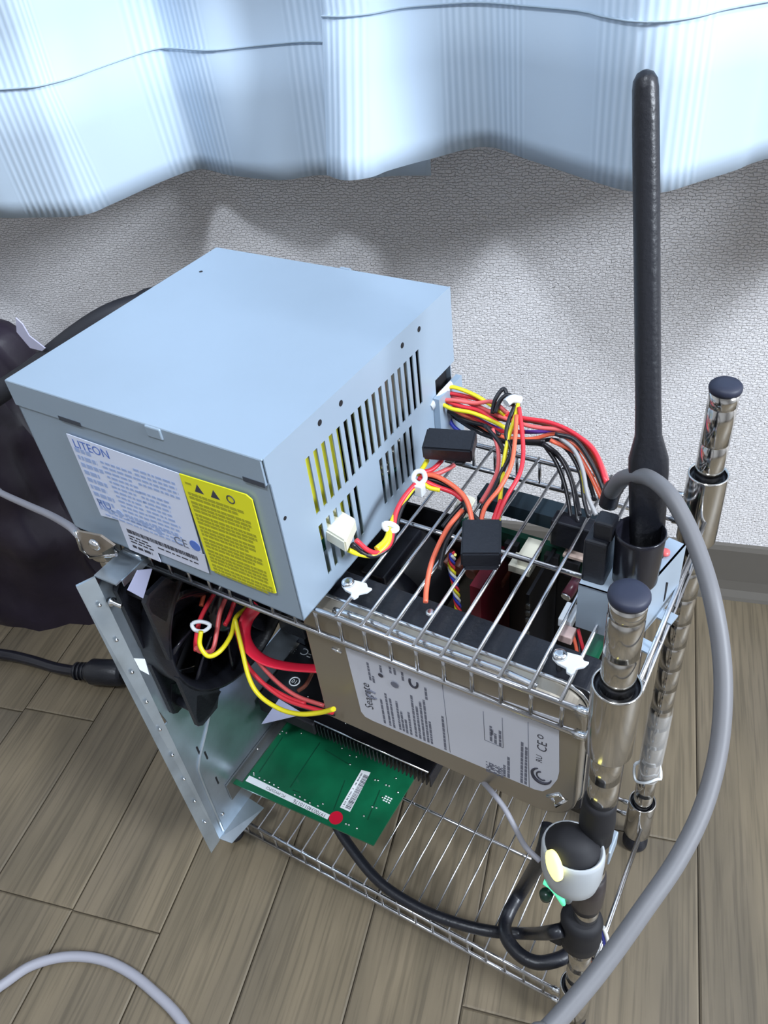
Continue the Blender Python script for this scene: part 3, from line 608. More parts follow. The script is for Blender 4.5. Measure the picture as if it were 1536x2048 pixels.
for k in range(9):
    a = 2*math.pi*k/9; g_ = []
    for i in range(6):
        rad = .019+.0300*i/5; row = []
        for j in range(5):
            th = a+.62*j/4+.18*i/5; row.append((FX+.0195-.0135*j/4, fan_c[0]+rad*math.cos(th), fan_c[1]+rad*math.sin(th)))
        g_.append(row)
    part('blade', MB().sheet(g_), blackg, fn_, solid=.0011)
for k in range(3):
    a = 2*math.pi*k/3+.5; part('strut', MB().box((FX, -.0018, .012), (FX+.003, .0018, .052), M=Matrix.Translation((0, fan_c[0], fan_c[1])) @ Matrix.Rotation(a, 4, 'X')), blackp, fn_)
part('paper_sticker', MB().prism([(-0.0343,0.2676),(-0.029,0.2612),(-0.0305,0.2499),(-0.034,0.2581)], side, FX+.0227, FX+.0229), whitep, fn_, label='small white square sticker')
part('foam_pad', MB().prism([(-0.0134,0.3105),(-0.0059,0.3047),(-0.0169,0.2944),(-0.0225,0.3055)], side, FX+.0230, FX+.0238), mat('lavender_foam', (.30, .31, .44), .7), fn_, label='pale lavender foam pad')
# ================================================================== MOTHERBOARD and what stands on it
BY = .1020
mb_ = thing('motherboard', 'black computer main board standing upright along the rack back', 'circuit board', (-.13, BY, .05))
part('board', MB().box((-.2450, BY, .0520), (-.0200, BY+.0016, .2890)), pcb_k, mb_)
part('chip', MB().box((-.238, BY-.0012, .150), (-.222, BY, .166)), blackg, mb_)
part('port_block', MB().box((PX+.001, BY-.016, .150), (PX+.022, BY, .205), bev=.001), blackp, mb_)
part('expansion_slot', MB().box((-.232, BY-.011, .0715), (-.135, BY, .0785)), ivory, mb_)
part('expansion_slot', MB().box((-.232, BY-.011, .1185), (-.135, BY, .1255)), blackp, mb_)
part('top_tray', MB().box((-.104, BY+.004, .2960), (-.030, BY+.016, .3040)), teal, mb_, label='dark teal plastic strip')
for xx, mm_ in ((-.050, pcb_gd),):
    st_ = part('board_strip', MB().box((-.110, BY-.0040, .2780), (-.030, BY-.0004, .2925)), mm_, mb_, label='dark green strip with small chips')
cp = MB()
for i in range(7): cp.box((-.105+i*.0105, BY-.0075, .279), (-.098+i*.0105, BY-.0040, .289))
part('small_chips', cp, blackm, mb_, kind='stuff')
part('ribbed_connector', MB().box((-.0725, BY-.018, .288), (-.0655, BY-.004, .2945)).box((-.0765, BY-.020, .284), (-.0655, BY-.010, .288)), ivory, mb_, label='ribbed ivory power connector')
cc = MB()
for i, (x_, z_, r_c) in enumerate(((-.086, .262, .0032), (-.094, .262, .0032), (-.102, .262, .0032), (-.110, .262, .0032), (-.118, .262, .0032))): cc.lathe([(r_c, -.011), (r_c, 0)], (x_, BY, z_), 12, axis='y')
part('capacitors', cc, w_brn, mb_, kind='stuff')
part('chip_label', MB().box((-0.0535,0.103,0.292), (-0.0433, 0.0942, .2935)), mat('printed_tag', (.55, .42, .36), .5), mb_, label='pale tag with red print')
# memory sticks stand out from the board
for k, (xx, m1, m2, nm, y0) in enumerate(((-.0590, pcb_k, pcb_k, 'black memory stick with a row of bright contacts', .064), (-.0870, redp, redp, 'dark red memory stick with pale end tag', .066))):
    ms = thing('memory_module', nm, 'memory stick', (xx, BY, .17), 'memory sticks on the main board')
    part('module_board', MB().box((xx-.0008 if k == 0 else xx-.0028, y0, .170), (xx+.0008 if k == 0 else xx+.0028, BY-.001, .292 if k == 0 else .283)), m1, ms)
    ch = MB()
    for i in range(22 if k == 0 else 1):
        if k == 0: ch.box((xx-.0006, y0-.0006, .182+.0048*i), (xx+.0011, y0+.0006, .1845+.0048*i))
        else: ch.box((xx-.0042, y0-.0005, .226), (xx+.0042, y0+.004, .232))
    part('contacts' if k == 0 else 'end_tag', ch, solder if k == 0 else ivory, ms, kind='stuff' if k == 0 else None)
    if k == 0:
        for i in range(4): part('memory_chip', MB().box((xx-.0022, y0+.006, .180+.027*i), (xx-.0008, BY-.010, .200+.027*i)), mat('blue_black_chip', (.02, .025, .05), .3), ms)
# CPU cooler
cl = thing('processor_cooler', 'round black processor cooler with fan behind the hard drive', 'cooler', (-.150, BY, .23))
cf = (-.1460, .2480)
part('heat_sink', MB().lathe([(.030, BY-.036), (.033, BY-.032), (.033, BY-.006), (.028, BY-.001)], (cf[0], 0, cf[1]), 40, axis='y'), blackm, cl)
part('fan_ring', MB().lathe([(.0300, BY-.052), (.0335, BY-.052), (.0335, BY-.036), (.0300, BY-.036)], (cf[0], 0, cf[1]), 44, axis='y', cap=False), blackp, cl, solid=.0006)
part('hub', MB().lathe([(.0004, BY-.0520), (.011, BY-.0518), (.0125, BY-.0500), (.0125, BY-.038)], (cf[0], 0, cf[1]), 32, axis='y'), mat('slate_blue_hub', (.07, .085, .15), .35), cl)
for k in range(9):
    a = 2*math.pi*k/9; g_ = [[(cf[0]+rad*math.cos(a+.5*j/3), BY-.050+.011*j/3, cf[1]+rad*math.sin(a+.5*j/3)) for j in range(4)] for rad in (.012, .018, .024, .029)]
    part('blade', MB().sheet(g_), blackg, cl, solid=.0009)
part('mounting_arm', MB().box((cf[0]-.034, BY-.050, cf[1]+.026), (cf[0]-.006, BY-.020, cf[1]+.040), bev=.002), blackp, cl)
part('mounting_arm', MB().box((cf[0]+.002, BY-.050, cf[1]+.030), (cf[0]+.016, BY-.010, cf[1]+.036), bev=.001), blackp, cl)
tw = thing('fan_lead', 'twisted yellow, red and blue cooler fan lead hanging below the connector', 'wire', (-0.0894,0.05,0.3182))
path = smooth([(-0.0902,0.052,0.3167),(-0.0914,0.052,0.3076),(-0.0902,0.052,0.2966),(-0.0895,0.052,0.2849),(-0.0892,0.052,0.2732)], 12)
for k, m_ in enumerate((w_yel, w_red, w_blu, w_wht)):
    part('wire', MB().tube([p+V((.0011*math.cos(i*.42+k*1.57), .0011*math.sin(i*.42+k*1.57), 0)) for i, p in enumerate(path)], .0007, 6), m_, tw)
# ================================================================== GRAPHICS CARD and CAPTURE CARD
gc = thing('graphics_card', 'black graphics card with finned cooler above the green card', 'circuit board', (-.2, .06, .12))
part('card_board', MB().box((-.2470, .0490, .1215), (-.1150, .1010, .1230)), pcb_k, gc)
gt = lambda a, b: (-a, -b, .12312)
g1 = (-0.236,0.0948,0.1232); g2 = (-0.2308,0.069,0.1232); g3 = (-0.2525,0.0895,0.1232)
part('printed_mark', MB().text('FC', gt, .0085, -g1[0]-.004, -g1[1]-.002), silk, gc)
part('printed_mark', MB().tube([(g2[0]+.0036*math.cos(a*.5236), g2[1]+.0036*math.sin(a*.5236), .1233) for a in range(12)], .0005, 4, closed=True).text('10', gt, .0044, -g2[0]-.0022, -g2[1]-.0016), silk, gc)
dd = MB(); r4 = random.Random(2)
for i in range(5):
    for j in range(3): dd.lathe([(.0004, 0), (.0003, .0002)], (g3[0]+.0016*i, g3[1]+.0018*j, .1230), 6)
for i in range(46): dd.lathe([(.0006, 0), (.0002, .0006)], (r4.uniform(-.24, -.16), r4.uniform(.053, .099), .1230), 6)
part('solder_joints', dd, solder, gc, kind='stuff')
part('chip', MB().box((g1[0]-.018, g1[1]+.004, .1230), (g1[0]-.006, g1[1]+.013, .1242)), blackg, gc)
part('cooler_shroud', MB().box((-.2460, .0455, .1100), (-.2000, .0960, .1215), bev=.001), blackm, gc)
fin = part('cooling_fin', MB().box((-.1985, .0470, .1090), (-.1978, .0960, .1215)), blackp, gc)
for i in range(1, 30): shared('cooling_fin', fin, (.0029*i, 0, 0), gc)
part('edge_rail', MB().tube([(-.200, .0480, .1235), (-.115, .0480, .1235)], .0007, 6), aluL, gc)
part('paper_triangle', MB().prism([(-0.2313,0.0515),(-0.2089,0.049),(-0.2302,0.03)], lambda a, b, t: (a, b, t), .1242, .1247), mat('lavender_paper', (.42, .44, .60), .6), gc, label='torn pale lavender paper corner')
CZ = .0750
cz_pts = [(-0.2481,0.0039),(-0.1396,0.011),(-0.1362,0.0853)]
cc_ = thing('capture_card', 'green expansion card with white serial stickers and a red dot', 'circuit board', (-.19, .04, CZ))
cx0, cx1, cy0, cy1 = -.2485, -.1385, .0045, .0960
part('card_board', MB().prism([(cx0, cy0), (cx1, .0105), (cx1+.0012, cy1-.02), (cx1-.003, cy1-.0135), (cx0, cy1-.0135)], lambda a, b, t: (a, b, t), CZ, CZ+.0013), pcb_g, cc_)
tr = MB()
top = lambda a, b, t: (a, b, t)
def strip(p0, p1, w_, z0, z1, mbx):
    d = V((p1[0]-p0[0], p1[1]-p0[1])); d.normalize(); n2 = V((-d.y, d.x))*w_/2
    mbx.prism([(p0[0]-n2.x, p0[1]-n2.y), (p1[0]-n2.x, p1[1]-n2.y), (p1[0]+n2.x, p1[1]+n2.y), (p0[0]+n2.x, p0[1]+n2.y)], top, z0, z1)
TZ = CZ+.0013
for a, b in [((-0.2382,0.05),(-0.2367,0.0194)),((-0.2113,0.0586),(-0.2104,0.0198)),((-0.2047,0.0551),(-0.1824,0.0529)),((-0.2078,0.019),(-0.2021,0.0198)),((-0.1794,0.0415),(-0.1746,0.0194)),((-0.1542,0.0458),(-0.1507,0.0236))]: strip(a, b, .0008, TZ, TZ+.00008, tr)
part('board_traces', tr, pcb_line, cc_, kind='stuff')
lb = [(-0.2414,0.0145),(-0.1748,0.0154),(-0.1746,0.0119),(-0.2413,0.0099)]
s1 = part('serial_sticker', MB().prism(lb, top, TZ, TZ+.0002), silk, cc_, label='long white sticker with a serial number')
la, lbb = V((*lb[1], 0)), V((*lb[0], 0)); dx = (lbb-la).normalized(); ln = (lbb-la).length; dy = V((dx.y, -dx.x, 0)); dy = dy if dy.y < 0 else -dy
bo = V((*lb[1], 0))
def st(a, b): q = bo+dx*a+dy*b; return (q.x, q.y, TZ+.00026)
part('serial_number', MB().text('19700340110176', st, .0037, .0020, .0010), ink, s1)
part('model_number', MB().text('PC-MV2S/PCI', st, .0028, .0345, .0014), ink, s1)
l2 = [(-0.1717,0.0229),(-0.1732,0.0531),(-0.1666,0.0543),(-0.164,0.0232)]
s2 = part('bar_code_sticker', MB().prism(l2, top, TZ, TZ+.0002), silk, cc_, label='narrow white bar code sticker')
b2 = MB(); A0, A1, A3 = V(l2[0]), V(l2[1]), V(l2[3]); t = .04
while t < .93:
    w0 = random.choice((.008, .014, .022)); e0 = A0.lerp(A1, t); e1 = A0.lerp(A1, t+w0); sd = (A3-A0)
    b2.prism([tuple(e0+sd*.42), tuple(e1+sd*.42), tuple(e1+sd*.92), tuple(e0+sd*.92)], top, TZ+.0002, TZ+.00026); t += w0+random.choice((.008, .014))
    if random.random() < .7: b2.prism([tuple(e0+sd*.14), tuple(e1+sd*.14), tuple(e1+sd*.27), tuple(e0+sd*.27)], top, TZ+.0002, TZ+.00026)
part('bar_code', b2, ink, s2, kind='stuff')
part('red_dot', MB().lathe([(.0046, 0), (.0046, .0003)], (-0.1701,0.0154,0.0763), 28), red_dot, cc_, label='round red sticker')
sd_ = MB()
for (u_a, v_a) in [(-0.2397,0.0175),(-0.2338,0.0162),(-0.2295,0.0162),(-0.2254,0.0165),(-0.2215,0.0164),(-0.2176,0.0162),(-0.2041,0.0167),(-0.2002,0.0171),(-0.1959,0.0168),(-0.1916,0.0165),(-0.1855,0.0171),(-0.1833,0.0198),(-0.2412,0.0542),(-0.2378,0.0544),(-0.2276,0.0589),(-0.2278,0.0644),(-0.2416,0.0516),(-0.2089,0.0708),(-0.1826,0.0532),(-0.1944,0.0615),(-0.1864,0.0592),(-0.1816,0.0602),(-0.161,0.0507),(-0.159,0.0513),(-0.1524,0.0508),(-0.1502,0.0511),(-0.1487,0.0581),(-0.1424,0.0497),(-0.1525,0.0329),(-0.1497,0.0335),(-0.1619,0.0148),(-0.1598,0.0151),(-0.1539,0.0155),(-0.1542,0.0249),(-0.1499,0.0418),(-0.2387,0.0163),(-0.2812,0.0384)]:
    sd_.lathe([(.00075, 0), (.0007, .0006), (.0002, .0008)], (u_a, v_a, TZ), 8)
part('solder_joints', sd_, solder, cc_, kind='stuff')
sq = (-0.1488,0.042,0.0763); sk = MB()
for i in range(3):
    for j in range(3): sk.box((sq[0]+i*.0020, sq[1]+j*.0016-.002, TZ), (sq[0]+i*.0020+.0013, sq[1]+j*.0016-.0011, TZ+.0001))
part('silkscreen_marks', sk, silk, cc_, kind='stuff')
part('screw', MB().lathe([(.0018, 0), (.0020, .0008), (.0008, .0016)], (-0.2487,0.0343,0.0763), 12), aluL, cc_)
part('bracket', MB().box((cx0-.0008, -.001, CZ-.012), (cx0+.0004, .088, CZ+.006)).box((cx0, .008, CZ+.0013), (cx0+.006, .070, CZ+.0026)), mat('bracket_metal', (.35, .36, .36), .3, .9), cc_)
part('contact_comb', MB().box((cx0+.018, cy1-.0140, CZ), (cx1-.012, cy1-.003, CZ+.0012)), solder, cc_)
# ================================================================== DRIVE CAGE at the right, ANTENNA, USB PLUG
cg = thing('steel_bracket', 'pale folded sheet steel bracket with slits between the right posts', 'bracket', (-.012, .055, .307))
part('front_plate', MB().box((-.0285, .0405, .3095), (-.0080, .0413, .3345)).box((-.0285, .0405, .3337), (-.0080, .0440, .3345)), galv_l, cg)
cgm = Matrix.Translation((-.0066, .0345, 0)) @ Matrix.Rotation(-math.atan2(.0095, .042), 4, 'Z')
part('side_plate', MB().box((-.0005, 0, .3085), (.0005, .0430, .3370), M=cgm), galv_l, cg)
part('top_plate', MB().box((-.0070, .004, .3362), (.0004, .0430, .3370), M=cgm).box((-.0220, .004, .3336), (-.0120, .0400, .3344), M=cgm), galv_l, cg)
for yy in (.0070, .0260): part('tab', MB().box((0, yy, .3078), (.0068, yy+.0060, .3088), M=cgm), galv_l, cg)
for yy in (.0120, .0300): part('slit', MB().prism([(yy-.0009, .3270), (yy+.0008, .3255), (yy+.0006, .3165), (yy-.0002, .3150), (yy-.0004, .3200)], lambda a, b, t: tuple(cgm @ V((t, a, b))), .0004, .0008), blackm, cg)
part('red_button', MB().lathe([(.0022, 0), (.0022, .0010), (.0010, .0016)], tuple(cgm @ V((-.004, .0335, .3372))), 14), w_pnk, cg)
sock = (-0.0099,0.052)
an = thing('antenna', 'tall black stick antenna with a flattened lower section', 'antenna', (sock[0], sock[1], .334))
b0 = V((-0.0079,0.058,0.3433)); b1 = V((-0.0128,0.0638,0.3797)); nk = V((-0.0148,0.0653,0.394)); tp = V((-0.036,0.0945,0.5013))
ax_ = (tp-nk).normalized(); side_v = V((.93, .25, -.1)); side_v = (side_v-ax_*side_v.dot(ax_)).normalized(); fwd = ax_.cross(side_v)
def oct(c, a, b, n=24, p=3.2):
    out = []
    for k in range(n):
        t = 2*math.pi*k/n; ct, st_ = math.cos(t), math.sin(t); rr_ = (abs(ct)**p+abs(st_)**p)**(-1/p)
        out.append(c+side_v*a*ct*rr_+fwd*b*st_*rr_)
    return out
secs = [(b0, .0062, .0050, 4), (b0.lerp(b1, .9), .0070, .0052, 4), (b1, .0071, .0052, 4), (b1.lerp(nk, .35), .0070, .0050, 3.5), (nk, .0047, .0043, 2.6), (nk.lerp(tp, .1), .00445, .0042, 2.4), (nk.lerp(tp, .5), .00430, .0041, 2.3), (nk.lerp(tp, .9), .00415, .0040, 2.2), (nk.lerp(tp, .985), .0040, .0039, 2.1), (tp+ax_*.0008, .0037, .0037, 2), (tp+ax_*.0028, .0025, .0025, 2), (tp+ax_*.0036, .0008, .0008, 2)]
am = MB(); n_ = 24; vs = []; 
for c_, a_, b_, p_ in secs: vs += oct(c_, a_, b_, n_, p_)
am.add(vs, [(i*n_+k, i*n_+(k+1) % n_, (i+1)*n_+(k+1) % n_, (i+1)*n_+k) for i in range(len(secs)-1) for k in range(n_)]+[list(range(n_))[::-1], [(len(secs)-1)*n_+k for k in range(n_)]], True)
part('mast', am, blackp, an)
part('socket', MB().lathe([(.0080, .3345), (.0086, .3360), (.0092, .3580), (.0094, .3600), (.0088, .3604), (.0084, .3580), (.0080, .3500)], (sock[0], sock[1], 0), 36), blackg, an, label='glossy black round socket')
up_ = thing('usb_plug', 'black plug with a thick grey cable arching over the right post', 'plug', (-0.0212,0.05,0.3312))
pc = V((-0.0228,0.05,0.3445))
part('plug_body', MB().box((pc.x-.0060, .0435, .3250), (pc.x+.0032, .0560, .3560), bev=.0012), blackp, up_)
part('plug_neck', MB().box((pc.x-.0035, .046, .3555), (pc.x+.0040, .054, .3640), bev=.001), blackp, up_)
part('strain_relief', MB().tube(smooth([(-0.0285,0.0722,0.3507),(-0.0276,0.073,0.3578),(-0.025,0.0734,0.3634)], 5), [.0038]*8+[.0034]*3, 12), blackp, up_)
gcab = [(-0.0275,0.0713,0.3584),(-0.0221,0.0649,0.372),(-0.0123,0.0573,0.3816),(-0.0024,0.0498,0.3831),(0.0064,0.0428,0.3779),(0.0146,0.0339,0.3713),(0.0218,0.0238,0.3646),(0.0286,0.0135,0.3539),(0.0335,0.0022,0.3436),(0.0366,-0.011,0.3325),(0.037,-0.0261,0.3228),(0.0344,-0.0416,0.3153),(0.0296,-0.0575,0.3089),(0.024,-0.0745,0.3016),(0.0189,-0.0879,0.2968),(0.0131,-0.101,0.2928),(0.0057,-0.1136,0.2903),(-0.06,-0.23,0.2),(-0.13,-0.33,0.03),(-0.22,-0.4,0.0032),(-0.45,-0.46,0.0032)]
part('cable', MB().tube(smooth(gcab, 8), .0030, 16), cable_g, up_, label='thick grey cable')
# little parts under the bracket
bt = thing('capacitor', 'small dark red cylinder part hanging below the shelf brace', 'component', (-0.0358,0.06,0.3109))
cq = [V(p) for p in [(-0.0404,0.0635,0.3),(-0.0385,0.0748,0.303)]]
part('can', MB().tube(cq, .0026, 16), mat('maroon_sleeve', (.10, .02, .035), .3), bt); part('bare_end', MB().tube([cq[0]-(cq[1]-cq[0]).normalized()*.0010, cq[0]], .0023, 14), aluL, bt)
wc = thing('small_connector', 'tiny white two pin connectors with red wires beside the steel bracket', 'connector', (-0.0335,0.0484,0.306))
e1 = (-0.0337,0.0477,0.306)
part('housing', MB().box((e1[0]-.0035, e1[1]-.004, .3020), (e1[0]+.0025, e1[1]+.007, .3070), bev=.0006), whitep, wc)
part('housing', MB().box((e1[0]-.001, e1[1]-.0105, .3005), (e1[0]+.0050, e1[1]-.0040, .3050), bev=.0005), mat('pink_white_nylon', (.70, .50, .46), .4), wc)
wires(wc, [([(-0.0313,0.0437,0.304),(-0.0279,0.04,0.3),(-0.0256,0.0373,0.296)], w_org), ([(-0.0284,0.0442,0.304),(-0.0255,0.0411,0.3),(-0.0228,0.0386,0.296)], w_red), ([(-0.0297,0.0442,0.304),(-0.0271,0.0419,0.3),(-0.0247,0.0377,0.296)], w_blk), ([(-0.0211,0.0329,0.3),(-0.0183,0.0323,0.299),(-0.0161,0.0325,0.298)], w_red)], .0008)
gb = single('green_circuit_board', MB().box((-0.0228, 0.0409-.006, .2990), (-0.0164, 0.0409+.022, .3002)), pcb_g, 'small green board edge beneath the pale steel bracket', 'circuit board')
for k, q in enumerate([(-0.1179,0.0461,0.3155),(-0.1058,0.0525,0.3155),(-0.0929,0.0568,0.3155),(-0.0562,0.0677,0.3155),(-0.0431,0.0694,0.3155)]):
    pass
# dark case strip and pale plate standing between the right posts
gs = thing('side_strip', 'dark vertical metal strip behind the front right post', 'strip', (-.006, .085, .06))
part('strip', MB().box((-.0110, .0830, .0640), (-.0095, .0930, .3080)), mat('dark_bronze_metal', (.09, .075, .065), .4, .6), gs)
part('foot_plate', MB().box((-.0150, .0700, .0660), (-.0050, .0860, .0810), bev=.0008), galv_l, gs, label='pale steel foot plate')
# ================================================================== SWITCH BOX, STRAP
sb = thing('switch_box', 'white switch pod taped to the front right post with glowing yellow button', 'switch', (-.0075, -.0125, .190))
pc_ = (-.0065, -.0110)
part('shell', MB().lathe([(.0030, .1925), (.0085, .1975), (.0122, .2050), (.0134, .2130), (.0137, .2240), (.0136, .2310), (.0130, .2335), (.0122, .2338), (.0118, .2320), (.0080, .2310)], (pc_[0], pc_[1], 0), 36, ex=1.0, ey=.85), mat('white_glossy_shell', (.42, .45, .48), .25), sb)
part('tape_top', MB().lathe([(.0119, .2300), (.0119, .2335), (.0112, .2350), (.0100, .2362), (.0080, .2385), (.0050, .2405), (.0010, .2410)], (pc_[0]-.0005, pc_[1], 0), 22, ex=1.0, ey=.85), blackm, sb, label='black cloth tape over the top')
part('tape_strip', MB().lathe([(.0072, .2290), (.0075, .2440), (.0068, .2560), (.0064, .2600)], (-.0004, -.0004, 0), 20), blackm, sb)
part('tape_strip', MB().lathe([(.0070, .1630), (.0080, .1700), (.0082, .1830), (.0074, .1960)], (-.0004, -.0010, 0), 24), mat('brown_black_tape', (.03, .024, .024), .3), sb)
def orient(n):   # matrix whose z axis points along n
    return V(n).to_track_quat('Z', 'Y').to_matrix()
led = V((-0.0107,-0.0226,0.2331))
part('lit_button', MB().lathe([(.0001, -.001), (.0060, -.001), (.0060, .0006), (.0045, .0014), (.0002, .0017)], led, 28, ex=.78, ey=1.05, M=orient((-.55, -.78, .30)) @ Matrix.Rotation(.9, 3, 'Z')), lamp_y, sb, label='glowing yellow oval button')
gl = V((-0.0108,-0.0165,0.1971))
part('lit_indicator', MB().tube([V(p) for p in [(-0.0166,-0.0165,0.2011),(-0.0128,-0.0165,0.201),(-0.0096,-0.0165,0.1968),(-0.0069,-0.0165,0.1879)]], [.0016, .0022, .0021, .0011], 8), lamp_g, sb, label='green lit plastic edge')
part('knob', MB().lathe([(.0005, -.003), (.0028, -.0022), (.0032, .001), (.0022, .003), (.0003, .0034)], (-0.0158,-0.015,0.1848), 18), mat('dark_green_knob', (.008, .03, .02), .3), sb)
part('lower_shell', MB().tube([V(p) for p in [(-0.0109,-0.0125,0.2074),(-0.0058,-0.0125,0.1978),(-0.0063,-0.0125,0.1845)]], [.006, .0045, .002], 12), mat('white_glossy_shell', (.42, .45, .48), .25), sb)
part('silver_logo_bits', MB().tube([V(p) for p in [(-0.0194,-0.01,0.2618),(-0.0146,-0.01,0.2671),(-0.0116,-0.01,0.2649),(-0.0155,-0.01,0.257),(-0.0172,-0.01,0.2612)]], .0008, 6), aluL, sb, label='crumpled foil scraps')
sv = thing('post_strap', 'black hook and loop strap round the lower front right post', 'strap', (0, 0, .115))
part('band', MB().lathe([(.0078, .1190), (.0098, .1215), (.0102, .1300), (.0096, .1390), (.0100, .1450), (.0090, .1490), (.0070, .1500)], (-.0012, -.0012, 0), 28, ex=1.06), blackm, sv)
part('band_tail', MB().box((-.0155, -.0090, .1190), (-.0080, -.0040, .1300), bev=.0015), blackm, sv)
rw = thing('signal_lead', 'short red, blue and white leads curling beside the strapped post', 'wire', (0.0085,0.004,0.132))
wires(rw, [([(0.0049,0.006,0.1296),(0.0066,0.006,0.1241),(0.0065,0.006,0.1178)], w_pnk), ([(0.007,0.006,0.1301),(0.0098,0.006,0.1166),(0.0114,0.006,0.1057),(0.0108,0.006,0.0968)], w_blu), ([(0.0085,0.006,0.1306),(0.0115,0.006,0.1186),(0.0128,0.006,0.1054),(0.0113,0.006,0.0968)], w_wht), ([(0.0112,0.006,0.0986),(0.0095,0.006,0.0911),(0.0062,0.006,0.0827)], w_org), ([(0.0109,0.006,0.0943),(0.0084,0.006,0.087),(0.0051,0.006,0.0856)], w_blk)], .0011)
# loose string and clear wrap on the rear right post
ws = thing('plastic_wrap', 'clear plastic wrap with white string on the rear right post', 'wrap', (0, YB, .075))
part('clear_sleeve', MB().lathe([(.0070, .088), (.0072, .125), (.0069, .160)], (0, YB, 0), 24, cap=False), clear, ws)
part('string', MB().tube(smooth([(.0085*math.cos(a*.8)-.0005, YB+.0085*math.sin(a*.8), .088+.004*math.sin(a*2.1)+.0006*a) for a in range(13)], 4), .0009, 6), silk, ws)
